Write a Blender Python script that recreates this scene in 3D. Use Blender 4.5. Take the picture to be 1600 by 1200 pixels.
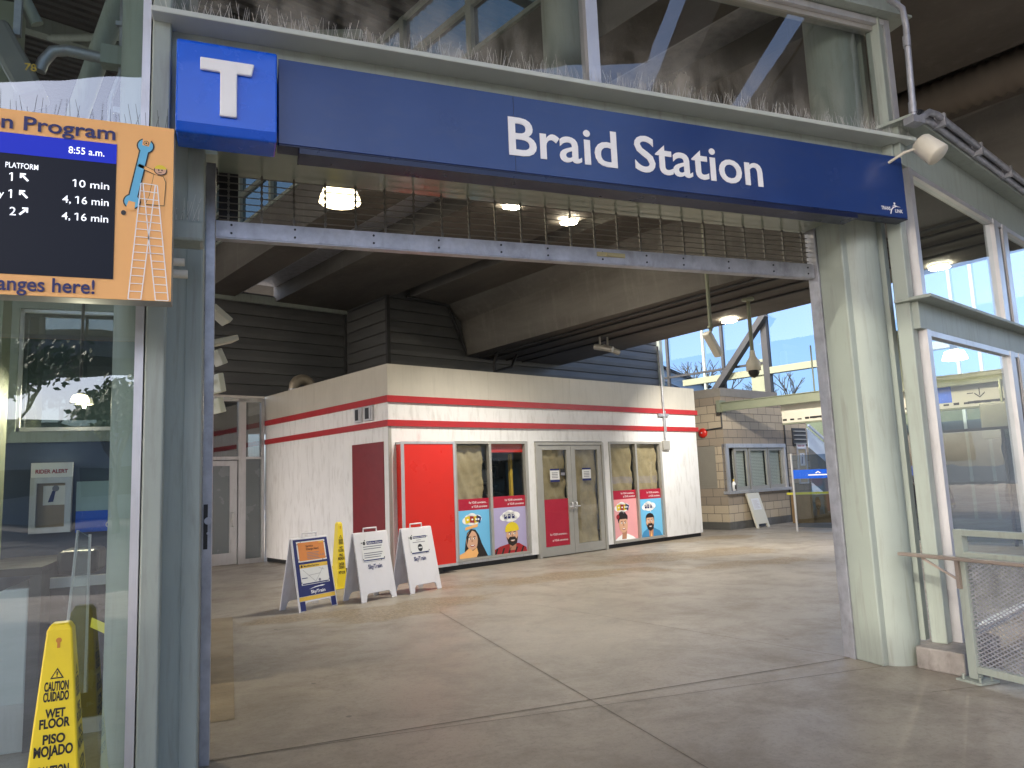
import bpy, math, random
from mathutils import Vector, Matrix
R = math.radians
random.seed(7)
scene = bpy.context.scene
for o in list(bpy.data.objects): bpy.data.objects.remove(o)
COL = scene.collection

# ------------------------------------------------------------------ camera
YAW, PITCH, ROLL = R(-21.1227), R(7.3440), R(-2.3330)
fw = Vector((-math.sin(YAW)*math.cos(PITCH), math.cos(YAW)*math.cos(PITCH), math.sin(PITCH)))
r0 = Vector((math.cos(YAW), math.sin(YAW), 0)); u0 = r0.cross(fw)
rt = r0*math.cos(ROLL)+u0*math.sin(ROLL); up = -r0*math.sin(ROLL)+u0*math.cos(ROLL)
cd = bpy.data.cameras.new('camera'); cam = bpy.data.objects.new('camera', cd); COL.objects.link(cam)
m = Matrix.Identity(4)
for i in range(3): m[i][0] = rt[i]; m[i][1] = up[i]; m[i][2] = -fw[i]
m[2][3] = 1.6
cam.matrix_world = m
cd.sensor_width = 36; cd.lens = 36*1148.14/1600; cd.clip_start = .05; cd.clip_end = 3000
scene.camera = cam

# ------------------------------------------------------------------ sky, sun, exposure
SUN = Vector((-.70, -.42, .58)).normalized()
w = bpy.data.worlds.new('World'); scene.world = w; w.use_nodes = True
nt = w.node_tree; bg = nt.nodes['Background']
sky = nt.nodes.new('ShaderNodeTexSky'); sky.sky_type = 'NISHITA'; sky.sun_disc = False
sky.sun_elevation = math.asin(SUN.z); sky.sun_rotation = math.atan2(SUN.x, SUN.y)
sky.dust_density = 3.6; sky.air_density = .62; sky.ozone_density = .6
nt.links.new(sky.outputs[0], bg.inputs[0]); bg.inputs[1].default_value = .15
sd = bpy.data.lights.new('sun', 'SUN'); sd.energy = 2.0; sd.angle = R(.9); sd.color = (1, .93, .82)
so = bpy.data.objects.new('sun', sd); COL.objects.link(so)
so.rotation_euler = SUN.to_track_quat('Z', 'Y').to_euler(); so.location = (-20, -20, 30)
vs = scene.view_settings; vs.view_transform = 'Standard'; vs.look = 'None'; vs.gamma = 1; vs.exposure = 1.98

# ------------------------------------------------------------------ materials
def nodes(name):
    mt = bpy.data.materials.new(name); mt.use_nodes = True
    return mt, mt.node_tree, mt.node_tree.nodes['Principled BSDF']
def N(t, typ, **kw):
    n = t.nodes.new(typ)
    for k, v in kw.items(): setattr(n, k, v)
    return n
def setin(n, **kw):
    for k, v in kw.items(): n.inputs[k.replace('_', ' ')].default_value = v
    return n
def mathn(t, op, a, b=None, clamp=False):
    n = N(t, 'ShaderNodeMath', operation=op, use_clamp=clamp)
    for i, x in enumerate((a, b)):
        if x is None: continue
        if isinstance(x, (int, float)): n.inputs[i].default_value = x
        else: t.links.new(x, n.inputs[i])
    return n.outputs[0]
def mixc(t, fac, a, b, mode='MIX'):
    n = N(t, 'ShaderNodeMix', data_type='RGBA', blend_type=mode)
    for s, x in ((0, fac), (6, a), (7, b)):
        if isinstance(x, (int, float)): n.inputs[s].default_value = x
        elif isinstance(x, tuple): n.inputs[s].default_value = x if len(x) == 4 else x+(1,)
        else: t.links.new(x, n.inputs[s])
    return n.outputs[2]
def objco(t, scale=(1, 1, 1)):
    tc = N(t, 'ShaderNodeTexCoord'); mp = N(t, 'ShaderNodeMapping'); mp.inputs['Scale'].default_value = scale
    t.links.new(tc.outputs['Object'], mp.inputs[0]); return mp.outputs[0]
def noise(t, vec, scale, detail=5, rough=.55, dist=0):
    n = N(t, 'ShaderNodeTexNoise'); setin(n, Scale=scale, Detail=detail, Roughness=rough, Distortion=dist)
    t.links.new(vec, n.inputs['Vector']); return n.outputs['Fac']
def ramp(t, fac, lo, hi):
    n = N(t, 'ShaderNodeMapRange'); n.inputs[1].default_value = lo; n.inputs[2].default_value = hi
    t.links.new(fac, n.inputs[0]); return n.outputs[0]
def bump(t, bs, h, strength, dist=.01):
    b = N(t, 'ShaderNodeBump'); b.inputs['Strength'].default_value = strength; b.inputs['Distance'].default_value = dist
    t.links.new(h, b.inputs['Height']); t.links.new(b.outputs[0], bs.inputs['Normal'])
def mat(name, col, rough=.5, metal=0, var=.12, vs_=3., dirt=None, ds=(1, 1, 1), da=.35, bmp=0, bsc=60, coat=0, spec=.5):
    mt, t, bs = nodes(name); v = objco(t)
    n1 = ramp(t, noise(t, v, vs_, 6, .6), .3, .7)
    c2 = tuple(x*(1-var) for x in col)
    c = mixc(t, n1, c2, tuple(min(1, x*(1+var*.6)) for x in col))
    if dirt:
        n2 = ramp(t, noise(t, objco(t, ds), 4, 7, .65, .4), .5, .78)
        c = mixc(t, mathn(t, 'MULTIPLY', n2, da), c, dirt)
    t.links.new(c, bs.inputs['Base Color'])
    rr = mathn(t, 'ADD', mathn(t, 'MULTIPLY', noise(t, v, vs_*2.3, 4), .25), rough-.12)
    t.links.new(rr, bs.inputs['Roughness'])
    setin(bs, Metallic=metal); bs.inputs['Specular IOR Level'].default_value = spec; bs.inputs['Coat Weight'].default_value = coat
    if bmp: bump(t, bs, noise(t, v, bsc, 4), bmp)
    return mt
def emis(name, col, st, base=(.8, .8, .8)):
    mt, t, bs = nodes(name); setin(bs, Roughness=.12); bs.inputs['Specular IOR Level'].default_value = .12; bs.inputs['Base Color'].default_value = base+(1,)
    bs.inputs['Emission Color'].default_value = col+(1,); bs.inputs['Emission Strength'].default_value = st
    return mt
def glass(name, tint=(.86, .93, .91), ior=1.55, add=.03, rough=.0, dust=0., dustlow=0., zlo=0, zhi=1):
    mt = bpy.data.materials.new(name); mt.use_nodes = True; t = mt.node_tree; t.nodes.clear()
    out = N(t, 'ShaderNodeOutputMaterial'); tr = N(t, 'ShaderNodeBsdfTransparent'); tr.inputs[0].default_value = tint+(1,)
    gl = N(t, 'ShaderNodeBsdfGlossy'); gl.inputs['Roughness'].default_value = rough; gl.inputs[0].default_value = (.95, .97, 1, 1)
    ge = N(t, 'ShaderNodeNewGeometry'); dt = N(t, 'ShaderNodeVectorMath', operation='DOT_PRODUCT')
    t.links.new(ge.outputs['Incoming'], dt.inputs[0]); t.links.new(ge.outputs['True Normal'], dt.inputs[1])
    f0 = 1.7*((ior-1)/(ior+1))**2
    sch = mathn(t, 'ADD', f0, mathn(t, 'MULTIPLY', mathn(t, 'POWER', mathn(t, 'SUBTRACT', 1, mathn(t, 'ABSOLUTE', dt.outputs['Value'])), 5), 1-f0))
    mx = N(t, 'ShaderNodeMixShader'); t.links.new(mathn(t, 'ADD', sch, add, True), mx.inputs[0])
    t.links.new(tr.outputs[0], mx.inputs[1]); t.links.new(gl.outputs[0], mx.inputs[2]); last = mx.outputs[0]
    v0 = objco(t); bp = N(t, 'ShaderNodeBump'); bp.inputs['Strength'].default_value = .012; bp.inputs['Distance'].default_value = .2
    t.links.new(noise(t, v0, 1.2, 2), bp.inputs['Height']); t.links.new(bp.outputs[0], gl.inputs['Normal'])
    if dust:
        v = objco(t, (1, 1, .25)); sp = mathn(t, 'MULTIPLY', ramp(t, noise(t, v, 38, 6, .8), .55, .85), dust)
        if dustlow:
            sx = N(t, 'ShaderNodeSeparateXYZ'); t.links.new(v0, sx.inputs[0])
            lowz = N(t, 'ShaderNodeMapRange'); lowz.inputs[1].default_value = zlo; lowz.inputs[2].default_value = zhi
            lowz.inputs[3].default_value = 1; lowz.inputs[4].default_value = 0; t.links.new(sx.outputs[2], lowz.inputs[0])
            low = mathn(t, 'MULTIPLY', mathn(t, 'POWER', lowz.outputs[0], 2), mathn(t, 'MULTIPLY', ramp(t, noise(t, objco(t, (1, 1, .5)), 2.2, 6, .7), .42, .7), dustlow))
            sp = mathn(t, 'ADD', sp, low, True)
        df = N(t, 'ShaderNodeBsdfDiffuse'); df.inputs[0].default_value = (.60, .56, .48, 1)
        m2 = N(t, 'ShaderNodeMixShader'); t.links.new(sp, m2.inputs[0]); t.links.new(last, m2.inputs[1]); t.links.new(df.outputs[0], m2.inputs[2]); last = m2.outputs[0]
    t.links.new(last, out.inputs[0]); return mt

GREEN = mat('green_paint', (.315, .36, .325), .5, var=.07, vs_=1.5, dirt=(.17, .165, .135), ds=(4, 4, .4), da=.55, bmp=.04, bsc=90)
OLIVE = mat('olive_paint', (.22, .24, .17), .5, var=.08)
GALV = mat('galvanised_steel', (.42, .43, .47), .42, .55, .22, 9, dirt=(.10, .09, .08), ds=(2, 2, 1), da=.45)
ALU = mat('anodised_aluminium', (.62, .62, .64), .38, .6, .08, 3, dirt=(.2, .19, .17), ds=(2, 2, .4), da=.3)
GREYFR = mat('grey_aluminium_frame', (.40, .39, .36), .45, .35, .08)
BLACK = mat('black_plastic', (.012, .012, .013), .4, var=.2)
DARK = mat('dark_steel', (.05, .052, .055), .5, .3)
NAVY = mat('navy_sign_face', (.02, .05, .185), .22, var=.12, vs_=.8, dirt=(.05, .07, .16), ds=(1, 1, 2), da=.3, spec=.6)
NAVYD = mat('navy_sign_edge', (.008, .014, .05), .3)
TBLUE = mat('bright_blue_acrylic', (.005, .11, .72), .25, var=.05, coat=.3)
WHITE = mat('white_vinyl', (.90, .90, .90), .4, var=.03)
WPLAST = mat('white_plastic_board', (.74, .72, .74), .45, var=.04, dirt=(.35, .3, .25), ds=(1, 1, .6), da=.3)
CREAM = mat('cream_enamel', (.66, .63, .53), .45, var=.05)
RED = mat('red_gloss_panel', (.62, .022, .012), .3, var=.06, vs_=1, coat=.2)
CRIM = mat('crimson_vinyl', (.40, .010, .035), .4, var=.08)
REDST = mat('red_stripe_metal', (.40, .017, .022), .42, var=.1, dirt=(.2, .03, .03), ds=(.6, .6, 4), da=.4)
KWHITE = mat('white_panel_grimy', (.74, .74, .74), .45, var=.05, vs_=1.2, dirt=(.30, .28, .25), ds=(2.2, 2.2, .5), da=.5)
FASCIA = mat('silver_fascia_panel', (.52, .49, .425), .42, .1, .07, 1.3, dirt=(.3, .28, .24), ds=(3, 3, .25), da=.3)
YELLOW = mat('yellow_plastic', (.78, .60, .02), .42, var=.06, dirt=(.4, .3, .03), ds=(1, 1, .5), da=.35)
TAPE = mat('yellow_tape', (.75, .68, .05), .5)
ORANGE = mat('orange_print', (.90, .48, .17), .55, var=.04)
SKYBL = mat('sky_blue_print', (.16, .50, .80), .5, var=.03)
LILAC = mat('lilac_print', (.42, .38, .60), .5, var=.05)
PINK = mat('pink_print', (.78, .36, .38), .5, var=.04)
SKIN = mat('skin_print', (.68, .40, .26), .5, var=.04)
SKIN2 = mat('skin_shadow_print', (.45, .22, .13), .5, var=.04)
HAIR = mat('dark_hair_print', (.018, .012, .010), .5, var=.3, vs_=30)
INK = mat('dark_blue_ink', (.012, .018, .13), .5, var=.03)
BLKINK = mat('black_ink', (.01, .01, .012), .5)
GREYINK = mat('grey_ink', (.22, .22, .25), .5)
ORINK = mat('orange_notice_print', (.72, .25, .055), .5, var=.08, dirt=(.55, .18, .04), da=.5)
GOLD = mat('golden_print', (.75, .48, .06), .5, var=.05)
PAPER = mat('white_paper', (.74, .74, .73), .6, var=.05, bmp=.3, bsc=14)
KRAFT = mat('brown_kraft_paper', (.44, .35, .215), .65, var=.25, vs_=2.5, dirt=(.22, .17, .10), da=.5, bmp=1., bsc=5)
CARD = mat('brown_board', (.22, .13, .05), .6, var=.15)
FROST = mat('frosted_film', (.20, .23, .25), .25, var=.1, vs_=.8, spec=.7)
BLIND = mat('window_blind', (.66, .68, .62), .55, var=.04)
SHUT = mat('beige_shutter', (.36, .33, .27), .5, .1, .05)
TILE = mat('blue_grey_wall_tile', (.045, .065, .11), .35, var=.15)
CABGREY = mat('grey_machine_casing', (.56, .60, .63), .4, .1, .05)
WRENCH = mat('wrench_blue_print', (.13, .47, .72), .5, var=.02)
BARK = mat('tree_bark', (.10, .085, .07), .8, var=.3)
DUCT = mat('spiral_duct', (.36, .31, .24), .5, .5, .2, 6)
COPPER = mat('brown_handrail', (.36, .30, .26), .35, .5, .08)

def conc_mat(name, base, dk, light):
    mt, t, bs = nodes(name); v = objco(t)
    big = ramp(t, noise(t, objco(t, (1, .35, 1.6)), .9, 7, .62, .3), .35, .68)
    c = mixc(t, big, dk, base)
    st = ramp(t, noise(t, objco(t, (5, 5, .5)), 1.3, 6, .7), .52, .78)
    c = mixc(t, mathn(t, 'MULTIPLY', st, .4), c, light)
    fine = noise(t, v, 26, 6, .7); c = mixc(t, mathn(t, 'MULTIPLY', ramp(t, fine, .5, .75), .25), c, dk)
    t.links.new(c, bs.inputs['Base Color']); setin(bs, Roughness=.8)
    bump(t, bs, fine, .25, .01); return mt
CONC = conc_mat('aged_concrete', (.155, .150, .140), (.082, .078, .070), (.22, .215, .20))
CONCB = conc_mat('brown_concrete', (.115, .104, .092), (.066, .059, .051), (.165, .15, .13))  # darker, browner mix for the level faces of the girders

def siding_mat():
    mt, t, bs = nodes('grey_metal_siding'); c = mixc(t, ramp(t, noise(t, objco(t, (.4, .4, 3)), 2, 5), .3, .7), (.095, .098, .102), (.13, .134, .138))
    t.links.new(c, bs.inputs['Base Color']); setin(bs, Roughness=.45, Metallic=.3); return mt
SIDING = siding_mat()

def floor_mat():
    mt, t, bs = nodes('concrete_paving'); v = objco(t)
    a = ramp(t, noise(t, v, .45, 6, .6, .3), .3, .7)
    c = mixc(t, a, (.245, .217, .178), (.345, .31, .258))
    b = ramp(t, noise(t, v, 1.3, 10, .74, .25), .44, .68); c = mixc(t, mathn(t, 'MULTIPLY', b, .55), c, (.125, .105, .083))
    # sandy-coloured patches with a rough, speckled grain
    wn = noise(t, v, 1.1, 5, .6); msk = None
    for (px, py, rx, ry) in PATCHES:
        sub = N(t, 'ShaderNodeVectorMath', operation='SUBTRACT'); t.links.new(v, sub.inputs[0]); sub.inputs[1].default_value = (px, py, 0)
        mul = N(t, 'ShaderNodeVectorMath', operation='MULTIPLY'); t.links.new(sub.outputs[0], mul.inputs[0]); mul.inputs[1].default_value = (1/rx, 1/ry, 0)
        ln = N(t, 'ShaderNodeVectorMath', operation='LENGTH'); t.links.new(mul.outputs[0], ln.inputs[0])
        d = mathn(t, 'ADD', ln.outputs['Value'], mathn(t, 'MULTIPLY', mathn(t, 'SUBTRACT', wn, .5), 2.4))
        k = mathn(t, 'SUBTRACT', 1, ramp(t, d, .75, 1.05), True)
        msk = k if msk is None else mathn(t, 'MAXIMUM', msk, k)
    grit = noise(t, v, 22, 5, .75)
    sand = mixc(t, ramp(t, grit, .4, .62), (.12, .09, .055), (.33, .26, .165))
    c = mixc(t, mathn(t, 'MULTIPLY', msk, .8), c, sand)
    sp = N(t, 'ShaderNodeTexVoronoi'); setin(sp, Scale=140.); t.links.new(v, sp.inputs['Vector'])
    c = mixc(t, mathn(t, 'MULTIPLY', ramp(t, sp.outputs['Distance'], .35, .1), .22), c, (.40, .37, .32))
    fine = noise(t, v, 30, 7, .85); c = mixc(t, mathn(t, 'MULTIPLY', ramp(t, fine, .5, .66), .5), c, (.11, .095, .075))
    gum = N(t, 'ShaderNodeTexVoronoi'); setin(gum, Scale=1.7); t.links.new(v, gum.inputs['Vector'])
    c = mixc(t, mathn(t, 'MULTIPLY', ramp(t, gum.outputs['Distance'], .045, .03), .7), c, (.07, .06, .055))
    t.links.new(c, bs.inputs['Base Color'])
    t.links.new(mathn(t, 'ADD', mathn(t, 'MULTIPLY', b, .2), .42), bs.inputs['Roughness'])
    h = mathn(t, 'ADD', mathn(t, 'MULTIPLY', fine, .3), mathn(t, 'MULTIPLY', mathn(t, 'MULTIPLY', msk, grit), 2))
    bump(t, bs, h, .35, .006); return mt
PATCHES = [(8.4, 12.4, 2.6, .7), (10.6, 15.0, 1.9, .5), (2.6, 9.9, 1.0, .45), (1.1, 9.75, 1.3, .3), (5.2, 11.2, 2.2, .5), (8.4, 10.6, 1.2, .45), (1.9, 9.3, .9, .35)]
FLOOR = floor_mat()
JOINT = mat('floor_joint_filler', (.115, .098, .078), .8, var=.3, vs_=12)
PATCHM = mat('tan_floor_patch', (.26, .21, .14), .6, var=.3, vs_=2.5, dirt=(.2, .15, .09), ds=(.5, 2, 1), da=.6, bmp=.5, bsc=30)
BLOCKC = None
def block_mat():
    mt, t, bs = nodes('concrete_block'); tc = N(t, 'ShaderNodeTexCoord'); sx = N(t, 'ShaderNodeSeparateXYZ'); t.links.new(tc.outputs['Object'], sx.inputs[0])
    cb = N(t, 'ShaderNodeCombineXYZ'); t.links.new(mathn(t, 'ADD', sx.outputs[0], sx.outputs[1]), cb.inputs[0]); t.links.new(mathn(t, 'SUBTRACT', sx.outputs[2], .2), cb.inputs[1])
    br = N(t, 'ShaderNodeTexBrick'); t.links.new(cb.outputs[0], br.inputs['Vector'])
    setin(br, Scale=1., Mortar_Size=.008, Mortar_Smooth=.2, Brick_Width=.46, Row_Height=.228, Bias=0.)
    br.inputs['Color1'].default_value = (.52, .43, .31, 1); br.inputs['Color2'].default_value = (.45, .37, .265, 1); br.inputs['Mortar'].default_value = (.17, .145, .115, 1)
    z = sx.outputs[2]
    def band(lo, hi): return mathn(t, 'MULTIPLY', mathn(t, 'GREATER_THAN', z, lo), mathn(t, 'LESS_THAN', z, hi))
    k = mathn(t, 'ADD', mathn(t, 'ADD', band(.656, 1.112), band(2.25, 2.708)), band(3.392, 4.2), True)
    c = mixc(t, mathn(t, 'MULTIPLY', k, .62), br.outputs['Color'], (.24, .195, .155))
    mo = mixc(t, br.outputs['Fac'], c, (.14, .12, .10))
    g = noise(t, tc.outputs['Object'], 30, 5, .7); c = mixc(t, mathn(t, 'MULTIPLY', ramp(t, g, .5, .75), .3), mo, (.2, .17, .13))
    t.links.new(c, bs.inputs['Base Color']); setin(bs, Roughness=.85)
    bump(t, bs, mathn(t, 'SUBTRACT', mathn(t, 'MULTIPLY', g, .3), br.outputs['Fac']), .5, .01); return mt
BLOCK = block_mat()
GL_UP = glass('dusty_upper_glass', (.74, .77, .76), 1.5, .06, dust=.14, dustlow=.95, zlo=0, zhi=.75)
GL_L = glass('left_reflecting_glass', (.72, .82, .82), 1.6, .11, dust=.05)
GL_R = glass('right_clear_glass', (.80, .88, .88), 1.5, .02, dust=.05)
GL_T = glass('teal_tinted_glass', (.22, .32, .34), 1.5, .05)
GL_C = glass('clear_far_glass', (.34, .43, .53), 1.45, .0)
GL_K = glass('shop_window_glass', (.85, .88, .86), 1.5, .03)
SCREEN = emis('screen_black', (.002, .003, .010), .15, (.004, .005, .008))
SCRBL = emis('screen_blue_band', (.004, .012, .30), .35, (.008, .015, .15))
SCRTX = emis('screen_white_text', (.8, .86, 1), .3)
LAMPW = emis('lamp_lens_warm', (1, .88, .66), 30.)
LAMPG = emis('lit_acrylic_shade', (1, .84, .52), 1.6, (.8, .7, .5))

# ------------------------------------------------------------------ mesh helper
I4 = Matrix.Identity(4)
def plane(o, u, v):
    u = Vector(u); v = Vector(v); n = u.cross(v); M = Matrix.Identity(4)
    for i in range(3): M[i][0] = u[i]; M[i][1] = v[i]; M[i][2] = n[i]; M[i][3] = o[i]
    return M
def XZ(x, y, z): return plane((x, y, z), (1, 0, 0), (0, 0, 1))       # faces -y
FONT = {}
def text_geo(s, bold):
    k = (s, bold)
    if k not in FONT:
        cu = bpy.data.curves.new('t', 'FONT'); cu.body = s; cu.size = 1; cu.offset = bold; cu.resolution_u = 4
        o = bpy.data.objects.new('t', cu); COL.objects.link(o); bpy.context.view_layer.update()
        me = bpy.data.meshes.new_from_object(o)
        vv = [tuple(v.co) for v in me.vertices]; ff = [tuple(p.vertices) for p in me.polygons]
        bpy.data.objects.remove(o); bpy.data.curves.remove(cu); bpy.data.meshes.remove(me)
        FONT[k] = (vv, ff)
    return FONT[k]
CAP = .73
class MB:
    def __init__(s): s.v = []; s.f = []; s.mi = []; s.sm = []
    def add(s, vs, fs, mi=0, smooth=False, M=I4):
        b = len(s.v); s.v += [tuple(M @ Vector(p)) for p in vs]
        for f in fs: s.f.append(tuple(b+i for i in f)); s.mi.append(mi); s.sm.append(smooth)
        return s
    def box(s, x0, x1, y0, y1, z0, z1, mi=0, M=I4):
        vs = [(x, y, z) for z in (z0, z1) for y in (y0, y1) for x in (x0, x1)]
        return s.add(vs, [(0, 2, 3, 1), (4, 5, 7, 6), (0, 1, 5, 4), (2, 6, 7, 3), (0, 4, 6, 2), (1, 3, 7, 5)], mi, False, M)
    def prism(s, pts, w0, w1, mi=0, M=I4, ax='xz'):
        n = len(pts)
        def P(u, v, w_): return {'xz': (u, w_, v), 'xy': (u, v, w_), 'yz': (w_, u, v)}[ax]
        vs = [P(u, v, w0) for u, v in pts]+[P(u, v, w1) for u, v in pts]
        fs = [tuple(range(n))[::-1], tuple(range(n, 2*n))]+[(i, (i+1) % n, n+(i+1) % n, n+i) for i in range(n)]
        return s.add(vs, fs, mi, False, M)
    def flat(s, pts, w_=0, mi=0, M=I4):
        return s.add([(u, v, w_) for u, v in pts], [tuple(range(len(pts)))], mi, False, M)
    def rect(s, u0, u1, v0, v1, w_=0, mi=0, M=I4): return s.flat([(u0, v0), (u1, v0), (u1, v1), (u0, v1)], w_, mi, M)
    def ell(s, cu, cv, ru, rv, w_=0, mi=0, M=I4, n=20, a0=0, a1=360):
        return s.flat([(cu+ru*math.cos(R(a0+(a1-a0)*i/(n if a1-a0 == 360 else n-1))), cv+rv*math.sin(R(a0+(a1-a0)*i/(n if a1-a0 == 360 else n-1)))) for i in range(n)], w_, mi, M)
    def tube(s, pts, r, n=10, mi=0, M=I4, cap=True):
        pts = [Vector(p) for p in pts]; rings = []; prev = None
        for i, p in enumerate(pts):
            d = (pts[min(i+1, len(pts)-1)]-pts[max(i-1, 0)]).normalized()
            a_ = prev if prev else (Vector((0, 0, 1)) if abs(d.z) < .9 else Vector((1, 0, 0)))
            x = (a_-d*a_.dot(d)).normalized(); y = d.cross(x); prev = x
            rr = r[i] if isinstance(r, (list, tuple)) else r
            rings.append([p+(x*math.cos(2*math.pi*k/n)+y*math.sin(2*math.pi*k/n))*rr for k in range(n)])
        vs = [q for rg in rings for q in rg]; fs = []
        for i in range(len(pts)-1):
            for k in range(n): fs.append((i*n+k, i*n+(k+1) % n, (i+1)*n+(k+1) % n, (i+1)*n+k))
        s.add(vs, fs, mi, True, M)
        if cap:
            s.add(rings[0], [tuple(range(n))[::-1]], mi, False, M); s.add(rings[-1], [tuple(range(n))], mi, False, M)
        return s
    def bar(s, p, q, w_, h, mi=0, M=I4, upv=(0, 0, 1)):
        p = Vector(p); q = Vector(q); d = q-p; L = d.length; d.normalize(); upv = Vector(upv)
        if abs(d.dot(upv)) > .98: upv = Vector((0, 1, 0))
        x = d.cross(upv).normalized(); z = x.cross(d)
        MM = Matrix.Identity(4)
        for i in range(3): MM[i][0] = x[i]; MM[i][1] = d[i]; MM[i][2] = z[i]; MM[i][3] = p[i]
        return s.box(-w_/2, w_/2, 0, L, -h/2, h/2, mi, M @ MM)
    def lathe(s, prof, c=(0, 0, 0), n=24, mi=0, M=I4, smooth=True):
        vs = [(c[0]+r*math.cos(2*math.pi*k/n), c[1]+r*math.sin(2*math.pi*k/n), c[2]+z) for r, z in prof for k in range(n)]
        fs = [(i*n+k, i*n+(k+1) % n, (i+1)*n+(k+1) % n, (i+1)*n+k) for i in range(len(prof)-1) for k in range(n)]
        return s.add(vs, fs, mi, smooth, M)
    def text(s, st, u, v, h=None, w_=None, al='l', bold=.0, z=0, mi=0, M=I4, ext=0, wmax=None):
        vv, ff = text_geo(st, bold)
        if not vv: return s
        x0 = min(p[0] for p in vv); x1 = max(p[0] for p in vv)
        sy = (h or .1)/CAP; sx = sy if w_ is None else w_/(x1-x0)
        if h is None: sy = sx
        W = (x1-x0)*sx; ox = u-x0*sx-(W if al == 'r' else W/2 if al == 'c' else 0)
        P = [(ox+p[0]*sx, v+p[1]*sy, z) for p in vv]
        s.add(P, ff, mi, False, M)
        if ext:
            ed = {}
            for f in ff:
                for i in range(len(f)):
                    a_, b_ = f[i], f[(i+1) % len(f)]; ed[(a_, b_)] = 1
            bd = [e for e in ed if (e[1], e[0]) not in ed]
            vs = []; fs = []
            for a_, b_ in bd:
                k = len(vs); pa, pb = P[a_], P[b_]
                vs += [pa, pb, (pb[0], pb[1], z-ext), (pa[0], pa[1], z-ext)]; fs.append((k, k+3, k+2, k+1))
            s.add(vs, fs, mi, False, M)
        return s
    def build(s, name, mats, parent=None, label=None, bevel=0, kind=None):
        me = bpy.data.meshes.new(name); me.from_pydata(s.v, [], s.f)
        if not isinstance(mats, (list, tuple)): mats = [mats]
        for q in mats: me.materials.append(q)
        me.polygons.foreach_set('material_index', s.mi); me.polygons.foreach_set('use_smooth', s.sm); me.update()
        o = bpy.data.objects.new(name, me); COL.objects.link(o)
        if parent: o.parent = parent
        if label: o['label'] = label
        if kind: o['kind'] = kind
        if bevel:
            bv = o.modifiers.new('bevel', 'BEVEL'); bv.width = bevel; bv.segments = 2; bv.limit_method = 'ANGLE'; bv.angle_limit = R(40)
        return o
def tag(o, label, cat, group=None):
    o['label'] = label; o['category'] = cat
    if group: o['group'] = group
    return o
def thing(name, label, cat, loc=(0, 0, 0), rz=0, group=None):
    o = bpy.data.objects.new(name, None); o.empty_display_size = .1; COL.objects.link(o)
    o.location = loc; o.rotation_euler = (0, 0, rz); return tag(o, label, cat, group)
def place(o, loc, rz=0): o.location = loc; o.rotation_euler = (0, 0, rz); return o
def single(mb, name, mats, label, cat, loc=(0, 0, 0), rz=0, group=None, bevel=0):
    return place(tag(mb.build(name, mats, bevel=bevel), label, cat, group), loc, rz)
def struct(mb, name, mats, loc=(0, 0, 0), rz=0):
    return place(mb.build(name, mats, kind='structure'), loc, rz)
def copy_tree(o, parent=None):
    c_ = o.copy(); COL.objects.link(c_)
    if parent: c_.parent = parent
    for ch in list(o.children): copy_tree(ch, c_)
    return c_
KA = R(19.9876); CX, CY = 2.554, 12.631
KAX = Vector((math.cos(KA), math.sin(KA), 0)); KBX = Vector((-math.sin(KA), math.cos(KA), 0))
def K(s, t, z=0): return Vector((CX, CY, z))+KAX*s+KBX*t

# ================================================================== SETTING
struct(MB().rect(-300, 300, -300, 300, -.006), 'ground', mat('asphalt', (.045, .046, .048), .8, var=.25, vs_=1.5, bmp=.3))
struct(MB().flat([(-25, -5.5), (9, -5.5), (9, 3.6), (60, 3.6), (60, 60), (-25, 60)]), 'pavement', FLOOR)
jm = MB()
def jline(p, q, w_=.006):
    p = Vector(p); q = Vector(q); d = (q-p).normalized(); n_ = Vector((-d.y, d.x))*w_/2
    jm.add([(*(p-n_), .004), (*(q-n_), .004), (*(q+n_), .004), (*(p+n_), .004)], [(0, 1, 2, 3)])
jline((2.42, -3), (2.44, 9.1)); jline((-.09, 5.02), (4.85, 4.66)); jline((4.86, 4.98), (3.64, 8.9)); jline((3.64, 8.9), (2.2, 9.9)); jline((4.9, 4.66), (4.86, 4.98))
jline((-.2, 5.0), (4.86, 4.985), .01); jline((-1, 10.3), (9, 13.9)); jline((4.6, 4.0), (9, 3.3)); jline((-6, 3.2), (-.5, 3.7))
struct(jm, 'floor_joints', JOINT)
struct(MB().rect(-.7, .045, 5.79, 10.3, .004), 'floor_patch', PATCHM)  # tan mottled sheet on the floor, inside the left jamb

# ---- overhead concrete
def girder(label, prof, t0, t1, name='concrete_girder', shear=None, ms=(CONC, CONCB)):
    T = thing(name, label, 'girder', K(0, 0, 0), KA)
    mb = MB(); n = len(prof)
    def S(p, t): return (p[0]+(p[2]*(max(t, -9)-3.4) if len(p) > 2 else 0), t, p[1])
    vs = [S(p, t) for t in (t0, -9, t1) for p in prof]; fs = []; mi = []
    for k in range(2):
        for i in range(n):
            j = (i+1) % n; a_ = prof[i]; b_ = prof[j]
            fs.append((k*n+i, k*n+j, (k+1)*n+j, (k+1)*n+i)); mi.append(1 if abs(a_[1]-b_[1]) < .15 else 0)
    for f, q in zip(fs, mi): mb.add(vs, [], 0) if False else None
    b = len(mb.v); mb.v += vs
    for f, q in zip(fs, mi): mb.f.append(f); mb.mi.append(q); mb.sm.append(False)
    mb.f += [tuple(range(n)), tuple(range(2*n, 3*n))[::-1]]; mb.mi += [0, 0]; mb.sm += [False, False]
    mb.build('girder_body', ms, T); return T
G0 = girder('left concrete girder beside the clerestory, nearest the bright lamp', [(-1.43, 5.95), (-1.43, 6.75), (-.72, 6.75), (-.72, 5.95)], -14, 5.4)
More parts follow.
